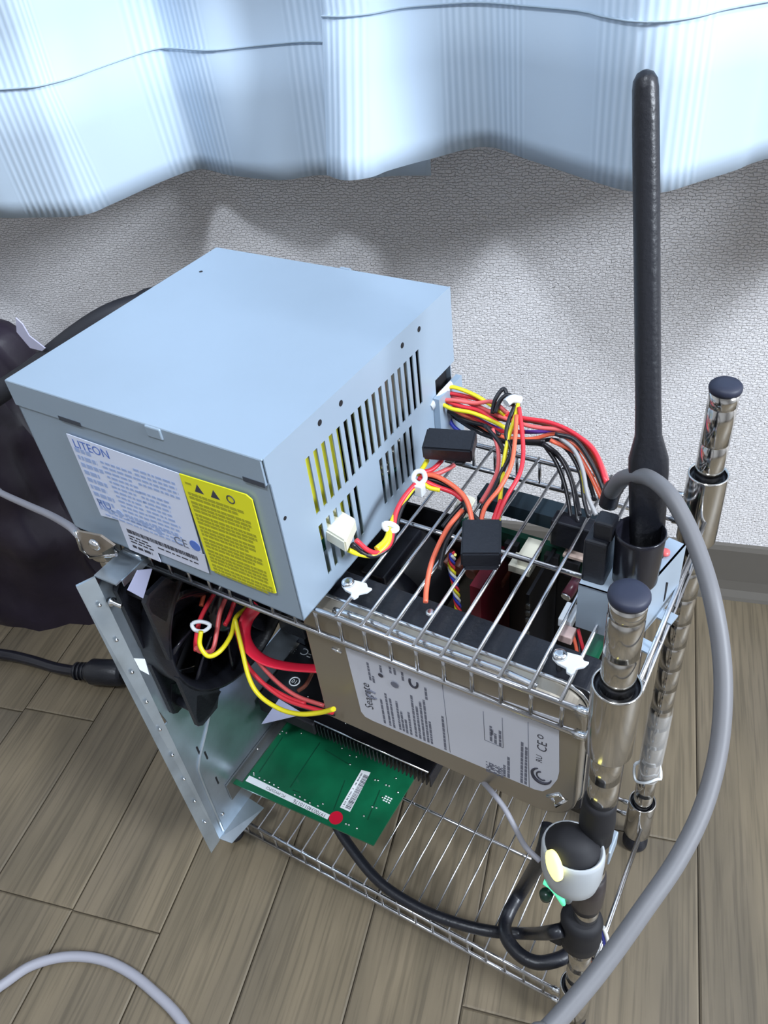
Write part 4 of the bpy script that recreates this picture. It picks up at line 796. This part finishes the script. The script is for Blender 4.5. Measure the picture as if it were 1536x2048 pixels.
# ================================================================== CABLES OF THE POWER SUPPLY
mh = thing('power_cable_bundle', 'thick bundle of red, yellow, orange and black wires leaving the power supply', 'cable bundle', (-0.1315,0.124,0.3476))
pathM = [(-0.1317,0.12,0.3471),(-0.122,0.1193,0.3499),(-0.1086,0.1166,0.3484),(-0.0932,0.1171,0.3462),(-0.0785,0.1185,0.3453),(-0.0648,0.1179,0.3456),(-0.052,0.1128,0.3422),(-0.0421,0.1045,0.3353),(-0.0343,0.0944,0.3282)]
def off(p, du, dz): return (p[0]+du, p[1], p[2]+dz)
rowsM = [
 (w_red, [(-0.1323,0.1255,0.3465),(-0.1215,0.1237,0.3487),(-0.1055,0.1212,0.3469),(-0.0877,0.1222,0.3463),(-0.0728,0.1228,0.3468),(-0.0596,0.1203,0.3454),(-0.0479,0.1146,0.342),(-0.0387,0.1038,0.3355)]),
 (w_pnk, [(-0.1318,0.1248,0.3486),(-0.117,0.1229,0.3488),(-0.0998,0.1202,0.3465),(-0.0817,0.12,0.3443),(-0.0651,0.1221,0.3445),(-0.0519,0.1193,0.3419),(-0.043,0.1115,0.3371),(-0.0356,0.1022,0.3319)]),
 (w_brn, [(-0.1319,0.1257,0.345),(-0.1177,0.1239,0.3436),(-0.099,0.1242,0.3412),(-0.0841,0.1261,0.3426),(-0.069,0.1263,0.3418),(-0.0566,0.1227,0.3397),(-0.0446,0.1136,0.3336),(-0.0367,0.1017,0.3275)]),
 (w_pur, [(-0.1313,0.1252,0.3425),(-0.1151,0.1239,0.3397),(-0.0983,0.1226,0.3365),(-0.0835,0.1249,0.3371),(-0.0718,0.1272,0.3393),(-0.0614,0.126,0.34),(-0.0493,0.1198,0.3365),(-0.0407,0.1081,0.3301)]),
 (w_org, [(-0.1302,0.1233,0.343),(-0.1151,0.1211,0.34),(-0.0968,0.1191,0.3351),(-0.0819,0.1209,0.3361),(-0.0715,0.123,0.3404),(-0.0604,0.123,0.3422),(-0.0503,0.1184,0.3402),(-0.04,0.1084,0.3331)]),
 (w_blk, [(-0.1312,0.1239,0.3412),(-0.1166,0.1211,0.3366),(-0.0974,0.1203,0.331),(-0.0827,0.123,0.3326),(-0.0708,0.125,0.3357),(-0.0597,0.122,0.335),(-0.0508,0.1128,0.3309),(-0.0424,0.1019,0.3254)]),
 (w_blk, [(-0.1324,0.1263,0.3412),(-0.1178,0.1236,0.3368),(-0.0984,0.1227,0.3309),(-0.0853,0.1231,0.3312),(-0.0748,0.1224,0.3328),(-0.0626,0.1173,0.3285),(-0.0538,0.1079,0.3216),(-0.0479,0.0988,0.3169)]),
 (w_blk, [(-0.1332,0.1289,0.3412),(-0.1187,0.1254,0.336),(-0.0995,0.1251,0.3308),(-0.0863,0.1255,0.3311),(-0.0766,0.124,0.3324),(-0.0648,0.1198,0.3291),(-0.0567,0.1121,0.3236),(-0.0496,0.1022,0.3167)]),
 (w_org, [(-0.0683,0.1114,0.3456),(-0.0564,0.1121,0.3414),(-0.0489,0.1085,0.336),(-0.0437,0.1045,0.3319),(-0.0388,0.1005,0.3278)]),
 (w_gry, [(-0.0638,0.1119,0.3477),(-0.0563,0.11,0.3443),(-0.05,0.1047,0.3385),(-0.0447,0.0973,0.3313),(-0.0386,0.092,0.3257)]),
 (w_blk, [(-0.066,0.1111,0.3499),(-0.0569,0.1124,0.3481),(-0.0475,0.1083,0.341),(-0.0397,0.1025,0.3333),(-0.0353,0.0973,0.3285)]),
 (w_yel, [(-0.1295,0.1196,0.3514),(-0.1245,0.1222,0.3551),(-0.1141,0.123,0.3535),(-0.1044,0.122,0.3507),(-0.0946,0.1204,0.3472)]),
 (w_yel, [(-0.1271,0.1157,0.3491),(-0.1199,0.1148,0.3479),(-0.1098,0.1162,0.3472),(-0.0994,0.1164,0.345),(-0.0923,0.1151,0.3437)]),
 (w_red, [(-0.129,0.1184,0.3499),(-0.1175,0.1182,0.3481),(-0.1069,0.1186,0.3475),(-0.0954,0.1163,0.3438)]),
 (w_pnk, [(-0.1279,0.1173,0.3496),(-0.1213,0.118,0.3508),(-0.1102,0.1201,0.3504),(-0.1019,0.1221,0.3518),(-0.0932,0.12,0.3489)]),
 (w_red, [(-0.1303,0.1221,0.3512),(-0.1199,0.1234,0.3508),(-0.1094,0.1241,0.3499),(-0.0988,0.124,0.3481),(-0.0899,0.1213,0.3449)]),
 (w_blk, [(-0.1281,0.1193,0.344),(-0.1151,0.1182,0.3404),(-0.1044,0.1184,0.3395),(-0.0955,0.1164,0.3378)]),
 (w_blk, [(-0.1001,0.1176,0.3482),(-0.1003,0.1216,0.3536),(-0.098,0.1259,0.3578),(-0.0953,0.1243,0.356),(-0.0923,0.1211,0.3524)]),
 (w_blk, [(-0.0983,0.117,0.3495),(-0.0974,0.1209,0.3542),(-0.0949,0.1235,0.3565),(-0.0918,0.1233,0.3557),(-0.0904,0.1202,0.3534)]),
 (w_blk, [(-0.0742,0.1209,0.334),(-0.067,0.1171,0.3289),(-0.0607,0.1116,0.3227),(-0.0553,0.1047,0.3158),(-0.0519,0.0988,0.3111)]),
 (w_blk, [(-0.0745,0.119,0.337),(-0.0657,0.1173,0.333),(-0.058,0.112,0.3262),(-0.0527,0.1051,0.3195),(-0.0482,0.0977,0.313)]),
 (w_blk, [(-0.0696,0.1148,0.3436),(-0.0606,0.1138,0.3404),(-0.0523,0.1084,0.3336),(-0.0468,0.0998,0.3256),(-0.0423,0.0943,0.3211)]),
 (w_org, [(-0.0643,0.1133,0.3478),(-0.0542,0.1122,0.3439),(-0.0457,0.1077,0.3377),(-0.039,0.1016,0.3313),(-0.0352,0.0965,0.3277)]),
 (w_yel, [(-0.0568,0.1138,0.3372),(-0.0508,0.1076,0.3333),(-0.0464,0.1005,0.3297)]),
 (w_blk, [(-0.1322,0.1264,0.3381),(-0.119,0.123,0.3347),(-0.108,0.1201,0.3331),(-0.0968,0.1191,0.3332),(-0.0863,0.1191,0.3349),(-0.0742,0.1208,0.337)]),
 (w_red, [(-0.1315,0.1247,0.3437),(-0.119,0.1234,0.3406),(-0.1075,0.1222,0.3383),(-0.0975,0.1207,0.3368),(-0.0855,0.1233,0.3377)]),
 (w_blu, [(-0.1275,0.1235,0.3384),(-0.1234,0.1205,0.3337),(-0.1178,0.12,0.3306),(-0.1128,0.1211,0.3293)]),
]
wires(mh, [(p, m_) for m_, p in rowsM], .00105)
bq_ = V((-0.0497,0.0982,0.3099))
part('board_plug', MB().box((bq_.x-.0105, bq_.y-.0045, bq_.z-.012), (bq_.x+.0090, bq_.y+.0045, bq_.z+.0035), bev=.0008), blackp, mh, label='wide black plug on the main board')
part('cable_tie', MB().tube([V(p) for p in [(-0.1287,0.1093,0.3501),(-0.1269,0.1169,0.3531),(-0.1247,0.1242,0.3556)]], .0024, 8, flat=.5), whitep, mh)
part('cable_tie', MB().tube(smooth([(-0.0923,0.1163,0.3571),(-0.0907,0.1196,0.3577),(-0.0873,0.1222,0.3563)], 4), .0021, 8), whitep, mh)
# drive harness with two black flat power connectors
dh = thing('drive_power_lead', 'red, orange, yellow and black wires joining two black flat connectors', 'cable bundle', (-0.0834,0.0663,0.3218))
wires(dh, [
 ([(-0.0881,0.1207,0.3554),(-0.0869,0.1143,0.3516),(-0.0865,0.1064,0.3469),(-0.0851,0.0984,0.3413),(-0.0835,0.0914,0.3366)], w_yel), ([(-0.089,0.1191,0.3545),(-0.089,0.1122,0.351),(-0.0877,0.1058,0.347),(-0.083,0.1005,0.3419),(-0.0836,0.0922,0.3375),(-0.0842,0.0822,0.3315)], w_blk),
 ([(-0.0865,0.1181,0.3549),(-0.0813,0.1093,0.3492),(-0.0766,0.0996,0.3429),(-0.0746,0.0902,0.3388),(-0.0759,0.0773,0.3335),(-0.0758,0.0634,0.3264)], w_red), ([(-0.0859,0.1138,0.3535),(-0.0824,0.1037,0.347),(-0.0798,0.0932,0.3408),(-0.0803,0.0819,0.3359),(-0.0826,0.0706,0.3322),(-0.081,0.0605,0.327)], w_org),
 ([(-0.096,0.1088,0.3463),(-0.0901,0.1019,0.3404),(-0.0869,0.0939,0.3352),(-0.0868,0.0851,0.3314),(-0.0876,0.0768,0.3285)], w_pnk), ([(-0.0999,0.1089,0.3475),(-0.0893,0.1034,0.3425),(-0.0837,0.0952,0.3382),(-0.0838,0.0812,0.3324),(-0.084,0.0708,0.33),(-0.0809,0.0613,0.3263)], w_blk),
 ([(-0.0831,0.0916,0.3366),(-0.0788,0.0783,0.3318),(-0.0739,0.0645,0.3262)], w_yel), ([(-0.0781,0.0778,0.3324),(-0.0775,0.07,0.3299),(-0.0767,0.0617,0.3269)], w_red)], .00105)
# row from the upper tie down into the same connector and up to the other
wires(dh, [
 ([(-0.1145,0.069,0.3421),(-0.1067,0.07,0.3433),(-0.0963,0.0689,0.3407),(-0.0885,0.0652,0.3373),(-0.0816,0.0567,0.3299)], w_org), ([(-0.1146,0.069,0.3407),(-0.1047,0.0706,0.3396),(-0.0945,0.0699,0.3361),(-0.0889,0.0657,0.3324),(-0.083,0.0635,0.3303),(-0.079,0.0599,0.3282)], w_blk),
 ([(-0.1141,0.0673,0.3418),(-0.1057,0.0676,0.3395),(-0.0974,0.0684,0.3378),(-0.092,0.0672,0.3361)], w_red), ([(-0.1122,0.0664,0.3413),(-0.1079,0.0658,0.3393),(-0.1029,0.0669,0.3386)], w_yel),
 ([(-0.1144,0.069,0.3436),(-0.1106,0.0735,0.3429),(-0.1087,0.0788,0.344),(-0.1087,0.082,0.3446)], w_red), ([(-0.1133,0.0688,0.3427),(-0.1082,0.0736,0.3413),(-0.1049,0.0787,0.3414),(-0.1034,0.0825,0.3415)], w_pnk), ([(-0.1147,0.068,0.3428),(-0.1144,0.073,0.3436),(-0.1146,0.0778,0.3445)], w_yel),
 ([(-0.0911,0.0652,0.3321),(-0.0931,0.0562,0.3298),(-0.0937,0.0473,0.3266),(-0.0934,0.0373,0.3218),(-0.0913,0.0285,0.3169),(-0.0888,0.0225,0.3145)], w_org), ([(-0.0902,0.0683,0.3314),(-0.092,0.0562,0.3272),(-0.0917,0.0479,0.3252),(-0.0896,0.0375,0.3201)], w_blk), ([(-0.0932,0.0709,0.3313),(-0.0964,0.0652,0.3272),(-0.099,0.0598,0.3231)], w_blk)], .00115)
part('cable_tie', MB().tube(smooth([(-0.1151,0.0645,0.3429),(-0.1147,0.067,0.3453),(-0.1119,0.0684,0.3452),(-0.1102,0.0667,0.3428),(-0.1118,0.0638,0.3416)], 4, True), .0012, 8, closed=True), whitep, dh); part('tie_head', MB().box(tuple(V((-0.1108,0.0618,0.3405))-V((.0025, .002, .003))), tuple(V((-0.1108,0.0618,0.3405))+V((.0025, .002, .003))), bev=.0005), whitep, dh)
def slab(c0, ux, uy, th, bev_=.0008):  # box from a corner and two edge vectors
    c0, ux, uy = V(c0), V(ux), V(uy); n = ux.cross(uy).normalized()*th
    bm = bmesh.new(); P = [c0, c0+ux, c0+ux+uy, c0+uy]; Q = [p+n for p in P]; vv = [bm.verts.new(p) for p in P+Q]
    for f in ((0, 3, 2, 1), (4, 5, 6, 7), (0, 1, 5, 4), (1, 2, 6, 5), (2, 3, 7, 6), (3, 0, 4, 7)): bm.faces.new([vv[i] for i in f])
    bmesh.ops.bevel(bm, geom=bm.edges[:], offset=bev_, segments=2, affect='EDGES'); bm.verts.index_update()
    r = MB().add([v.co.copy() for v in bm.verts], [[v.index for v in f.verts] for f in bm.faces]); bm.free(); return r
A_, B_, D_ = V((-0.1169,0.0847,0.3511)), V((-0.0954,0.0913,0.3507)), V((-0.1139,0.0727,0.3483))
k1 = part('connector', slab(A_, B_-A_, D_-A_, -.0085), blackp, dh, label='black flat connector leaning on the power supply')
part('connector_lip', slab(B_-(B_-A_)*.22, (B_-A_)*.2, V((-0.0953,0.0721,0.3415))-V((-0.0948,0.0845,0.3469)), -.003), blackp, dh)
A_, B_, D_ = V((-0.0856,0.054,0.3301)), V((-0.0705,0.0611,0.3298)), V((-0.0783,0.0367,0.327))
part('connector', slab(A_, B_-A_, D_-A_, -.0095), blackp, dh, label='black flat connector lying on the cross wires')
part('connector_lip', slab(A_+(D_-A_)*.75+V((.001, 0, .0006)), (B_-A_)*.9, (D_-A_)*.3, .0015), blackp, dh)
part('white_plug', slab((-0.1015,0.0776,0.3217), V((-0.0948,0.0796,0.3192))-V((-0.1015,0.0776,0.3217)), V((-0.1036,0.0897,0.3193))-V((-0.1015,0.0776,0.3217)), -.006), ivory, dh, label='ivory plug under the wires')
# four pin lead
ml_ = thing('molex_lead', 'white four pin connector on red, yellow and black wires beside the vent slots', 'connector', (-0.128,0.0218,0.3399))
wires(ml_, [([(-0.1125,0.0616,0.343),(-0.114,0.0536,0.3409),(-0.114,0.0459,0.3382),(-0.1119,0.0387,0.3346),(-0.1104,0.0321,0.3318),(-0.1126,0.0259,0.332),(-0.1152,0.0226,0.3353),(-0.1192,0.021,0.341)], w_red), ([(-0.1126,0.0606,0.3421),(-0.1143,0.0491,0.3384),(-0.1137,0.041,0.3364),(-0.1122,0.033,0.3339),(-0.1131,0.0259,0.3339)], w_yel),
 ([(-0.1127,0.0377,0.3357),(-0.1109,0.032,0.3332),(-0.1134,0.0242,0.3317),(-0.1178,0.0196,0.3345),(-0.1208,0.0169,0.3381)], w_yel), ([(-0.1126,0.0622,0.3405),(-0.1135,0.0542,0.3391),(-0.1129,0.0463,0.3368),(-0.1109,0.0376,0.3329),(-0.1107,0.0297,0.3308),(-0.1144,0.0226,0.3321),(-0.1203,0.0193,0.3386)], w_blk), ([(-0.1133,0.0421,0.3342),(-0.1104,0.0356,0.3318),(-0.1115,0.0282,0.3312),(-0.1161,0.0215,0.3336),(-0.1202,0.0192,0.3399)], w_blk)], .00115)
A_, B_, D_ = V((-0.1345,0.0171,0.3398)), V((-0.1388,0.0325,0.3389)), V((-0.1187,0.0127,0.3404))
part('housing', slab(A_, B_-A_, D_-A_, -.0065), ivory, ml_)
pn = MB()
for i in range(4):
    c = A_+(B_-A_)*.48+(D_-A_)*(.18+.21*i)+(B_-A_).cross(D_-A_).normalized()*.0001; ux = (B_-A_).normalized()*.0011; uy = (D_-A_).normalized()*.0008
    pn.add([c-ux-uy, c+ux-uy, c+ux+uy, c-ux+uy], [(0, 1, 2, 3)])
part('pin_holes', pn, blackm, ml_, solid=.0004, kind='stuff')
part('cable_tie', MB().tube(smooth([(-0.1155,0.0377,0.3376),(-0.1142,0.0368,0.3359),(-0.111,0.0381,0.3349),(-0.1102,0.0395,0.3357),(-0.1129,0.0392,0.3373)], 4, True), .0013, 8, closed=True), whitep, ml_)
# leads behind the drive, under the power supply
fh = thing('fan_power_lead', 'looped red, yellow and black wires tied in front of the case fan', 'cable bundle', (-0.2069,0.0,0.2623))
wires(fh, [
 ([(-0.2295,0.0284,0.2529),(-0.2286,0.0186,0.2507),(-0.2268,0.0096,0.2485),(-0.2228,0.0009,0.2452),(-0.2185,-0.0044,0.245)], w_red), ([(-0.2158,0.001,0.256),(-0.2148,-0.0035,0.25),(-0.21,-0.0046,0.2447),(-0.2056,0.0004,0.2455),(-0.2065,0.0114,0.2463),(-0.2104,0.0214,0.2483),(-0.21,0.0309,0.2469)], w_yel),
 ([(-0.2182,-0.004,0.2467),(-0.2172,-0.0026,0.2424),(-0.214,0.0023,0.24),(-0.2164,0.011,0.2451),(-0.2194,0.0194,0.2501),(-0.2206,0.0275,0.2537)], w_pnk), ([(-0.2346,0.0265,0.2545),(-0.2335,0.0218,0.2515),(-0.2324,0.0187,0.2502)], w_org), ([(-0.2218,0.0273,0.2513),(-0.2196,0.0179,0.2455),(-0.2174,0.0086,0.2397)], w_blk), ([(-0.2171,0.03,0.2507),(-0.2157,0.0212,0.246),(-0.2148,0.0162,0.2453)], w_red),
 ([(-0.2065,0.0173,0.2531),(-0.1989,0.0095,0.244),(-0.1895,0.0001,0.2323),(-0.1807,-0.0038,0.2262),(-0.1672,-0.005,0.2244),(-0.1536,-0.005,0.2285),(-0.1412,-0.0032,0.2351),(-0.132,-0.0024,0.2428)], w_yel)], .0013)
wires(fh, [([(-0.2135,0.0216,0.2403),(-0.2011,0.0106,0.2289),(-0.1887,0.006,0.2236),(-0.1711,0.0036,0.22),(-0.152,0.0046,0.2216),(-0.1398,0.0041,0.2266)], w_red), ([(-0.2153,0.0219,0.2371),(-0.2008,0.0109,0.2244),(-0.187,0.0067,0.2185),(-0.1684,0.0057,0.2159),(-0.1505,0.0063,0.2186),(-0.1398,0.0049,0.2243)], w_blk),
 ([(-0.208,0.0194,0.2284),(-0.1872,0.0125,0.2212),(-0.1685,0.0089,0.2186),(-0.1493,0.0095,0.2197)], w_pnk), ([(-0.2043,0.0187,0.2268),(-0.1837,0.0116,0.219),(-0.1654,0.0088,0.217),(-0.1478,0.0095,0.2187)], w_blk), ([(-0.2007,0.0108,0.2245),(-0.1894,0.0064,0.222),(-0.1726,0.0056,0.2193),(-0.1595,0.0058,0.2199)], w_red), ([(-0.171,0.0284,0.2138),(-0.1726,0.0226,0.2086),(-0.1758,0.0186,0.2061)], w_brn)], .0012)
part('cable_tie', MB().tube(smooth([(-0.2233,0.0026,0.2563),(-0.2211,0.0014,0.2538),(-0.2168,0.0035,0.2529),(-0.2149,0.007,0.255),(-0.22,0.0055,0.2569)], 4, True), .0011, 8, closed=True), whitep, fh)
sc = single('sata_cable', MB().tube(smooth([(-0.2045,0.0336,0.2488),(-0.2057,0.0245,0.2461),(-0.2028,0.017,0.2421),(-0.1958,0.0124,0.2382),(-0.1848,0.0106,0.2368),(-0.171,0.0127,0.2372),(-0.1532,0.0183,0.2384)], 6), .0039, 12, flat=.3, up=(-.6, -.2, .7)), sata_red, 'flat glossy red data cable running behind the hard drive', 'cable')
# ================================================================== FLOOR CABLES
def flat(pts, z): return [(p[0], p[1], z) for p in pts]
bk = single('black_cable', MB().tube(smooth([(-0.2101,0.0477,0.044),(-0.1845,0.0266,0.043),(-0.1618,0.0144,0.042),(-0.134,0.0039,0.042),(-0.1064,0.0012,0.042),(-0.0825,0.0033,0.042),(-0.0578,0.0093,0.042),(-0.0356,0.0193,0.042),(-0.0145,-0.009,0.1311),(-0.0085,-0.008,0.1389)], 6), .0036, 12), blackp, 'thick black cable sweeping across the lower shelf to the strap', 'cable')
b3 = single('black_cable', MB().tube(smooth([(-0.0274,0.02,0.1809),(-0.0277,0.012,0.1637),(-0.0468,0.0379,0.06),(-0.0513,0.0235,0.046),(-0.0487,0.0113,0.046),(-0.0374,0.0042,0.046),(-0.0248,0.0045,0.046),(-0.0128,0.014,0.046),(-0.0066,0.0268,0.046)], 6), .0042, 12), blackp, 'black cable coiled in a loop behind the front right post', 'cable')
tn = single('thin_cable', MB().tube(smooth([(-0.0791,0.03,0.1838),(-0.0602,0.01,0.2141),(-0.048,-0.002,0.2299),(-0.0405,-0.006,0.2291),(-0.0335,-0.01,0.2239),(-0.0278,-0.012,0.2156),(-0.0198,-0.014,0.2126)], 6), .0013, 10), cable_lg, 'thin pale cable hanging from the hard drive to the switch pod', 'cable')
pwc = thing('mains_lead', 'black mains lead with a moulded plug on the floor', 'cord', (-0.4709,0.069,0.0))
q1 = [V(p) for p in [(-0.6295,0.0127,0.012),(-0.5721,0.0362,0.01),(-0.5391,0.0439,0.01),(-0.5079,0.0474,0.012),(-0.4855,0.0519,0.014),(-0.4786,0.0546,0.014)]]
part('cord', MB().tube(smooth(q1, 6), .0050, 14), blackg, pwc)
q2 = [V(p) for p in [(-0.485,0.0517,0.0145),(-0.476,0.0554,0.0145),(-0.4726,0.057,0.0145),(-0.4691,0.0582,0.015),(-0.444,0.0679,0.0155),(-0.4406,0.0695,0.0155)]]
part('plug', MB().tube(q2, [.0070, .0072, .0090, .0116, .0120, .0100], 20), blackp, pwc)
part('cord', MB().tube(smooth([q2[-1], V((-.415,.085,.012)), V((-.36,.12,.0055)), V((-.27,.19,.0055)), V((-.15,.24,.0055))], 6), .0050, 14), blackg, pwc)
for i in range(3): part('relief_ring', MB().tube([q2[0]+(q2[2]-q2[0])*(.1+.28*i), q2[0]+(q2[2]-q2[0])*(.22+.28*i)], .0082, 16), blackp, pwc)
fc = single('pale_cable', MB().tube(smooth([(p[0], p[1], .0036) for p in [(-0.52,-0.32,0),(-0.44,-0.24,0),(-0.3519,-0.1838,0.004),(-0.3394,-0.1607,0.004),(-0.3307,-0.1421,0.004),(-0.3134,-0.1261,0.004),(-0.2902,-0.1157,0.004),(-0.2655,-0.1122,0.004),(-0.2393,-0.1137,0.004),(-0.222,-0.116,0.004),(-0.2082,-0.1198,0.004),(-0.1831,-0.1278,0.004),(-0.16,-0.2,0),(-0.22,-0.34,0),(-0.4,-0.42,0)]], 8), .0034, 14), cable_lg, 'pale grey cable curving over the floor in the near left corner', 'cable')
lg = single('pale_cable', MB().tube(smooth([(-0.62,-0.06,0.0022),(-0.6,-0.03,0.06),(-0.56,0.0,0.17),(-0.4569,0.0415,0.2561),(-0.4136,0.0341,0.2611),(-0.3731,0.0254,0.2718),(-0.3318,0.0151,0.2855),(-0.29,-0.0001,0.3048),(-0.2765,-0.005,0.3082)], 6), .0022, 12), cable_lg, 'thin pale cable running behind the power supply over the bag', 'cable')
hs_ = single('black_hose', MB().tube(smooth([(-0.5833,0.1078,0.2221),(-0.5357,0.1306,0.2512),(-0.505,0.149,0.2689),(-0.4689,0.1688,0.2929),(-0.4447,0.1854,0.3062),(-0.4264,0.2006,0.3104),(-0.4124,0.2146,0.3075),(-0.36,0.205,0.26),(-0.335,0.2,0.17),(-0.33,0.195,0.07),(-0.36,0.2,0.0088),(-0.46,0.21,0.0088)], 6), .0088, 14), rubber, 'thick black rubber hose passing behind the power supply', 'hose')
# ================================================================== BLACK BAG
def bagmesh():
    c = V((-.655, .1450, 0)); g_ = []; n1, n2 = 44, 30; rs = random.Random(11)
    ph = [rs.uniform(0, 6.28) for _ in range(12)]
    for j in range(n2+1):
        t = j/n2; z = .285*t**.9; row = []
        for i in range(n1):
            a = 2*math.pi*i/n1
            w_ = (1-.10*t)*(1-max(0, t-.74)*1.15)*(1 if t < .93 else 1-(t-.93)*9)
            r0 = .115+.012*math.sin(3*a+ph[0]+2*t)+.007*math.sin(7*a+ph[1]+5*t)+.005*math.sin(13*a+ph[2]-9*t)+.004*math.sin(19*t+ph[3]+2*a)+.003*math.sin(31*t+5*a)
            r0 *= w_
            ex, ey = 1.05, .72
            row.append(c+V((r0*ex*math.cos(a), r0*ey*math.sin(a), z+.004*math.sin(5*a+ph[4])*t)))
        row.append(row[0]); g_.append(row)
    return g_
bagg = bagmesh()
bag = thing('plastic_bag', 'crumpled dark plastic bag standing on the floor at the wall', 'bag', (-.655, .145, 0))
part('sack', MB().sheet(bagg), bag_m, bag)
bp_ = part('paper_scrap', MB().prism([(-0.503,0.3128),(-0.4981,0.3087),(-0.4959,0.299),(-0.4826,0.291),(-0.4876,0.2878),(-0.5012,0.2877),(-0.5095,0.2999)], ft, .150, .151), mat('lilac_paper', (.55, .55, .72), .6), bag, label='torn pale paper scrap')
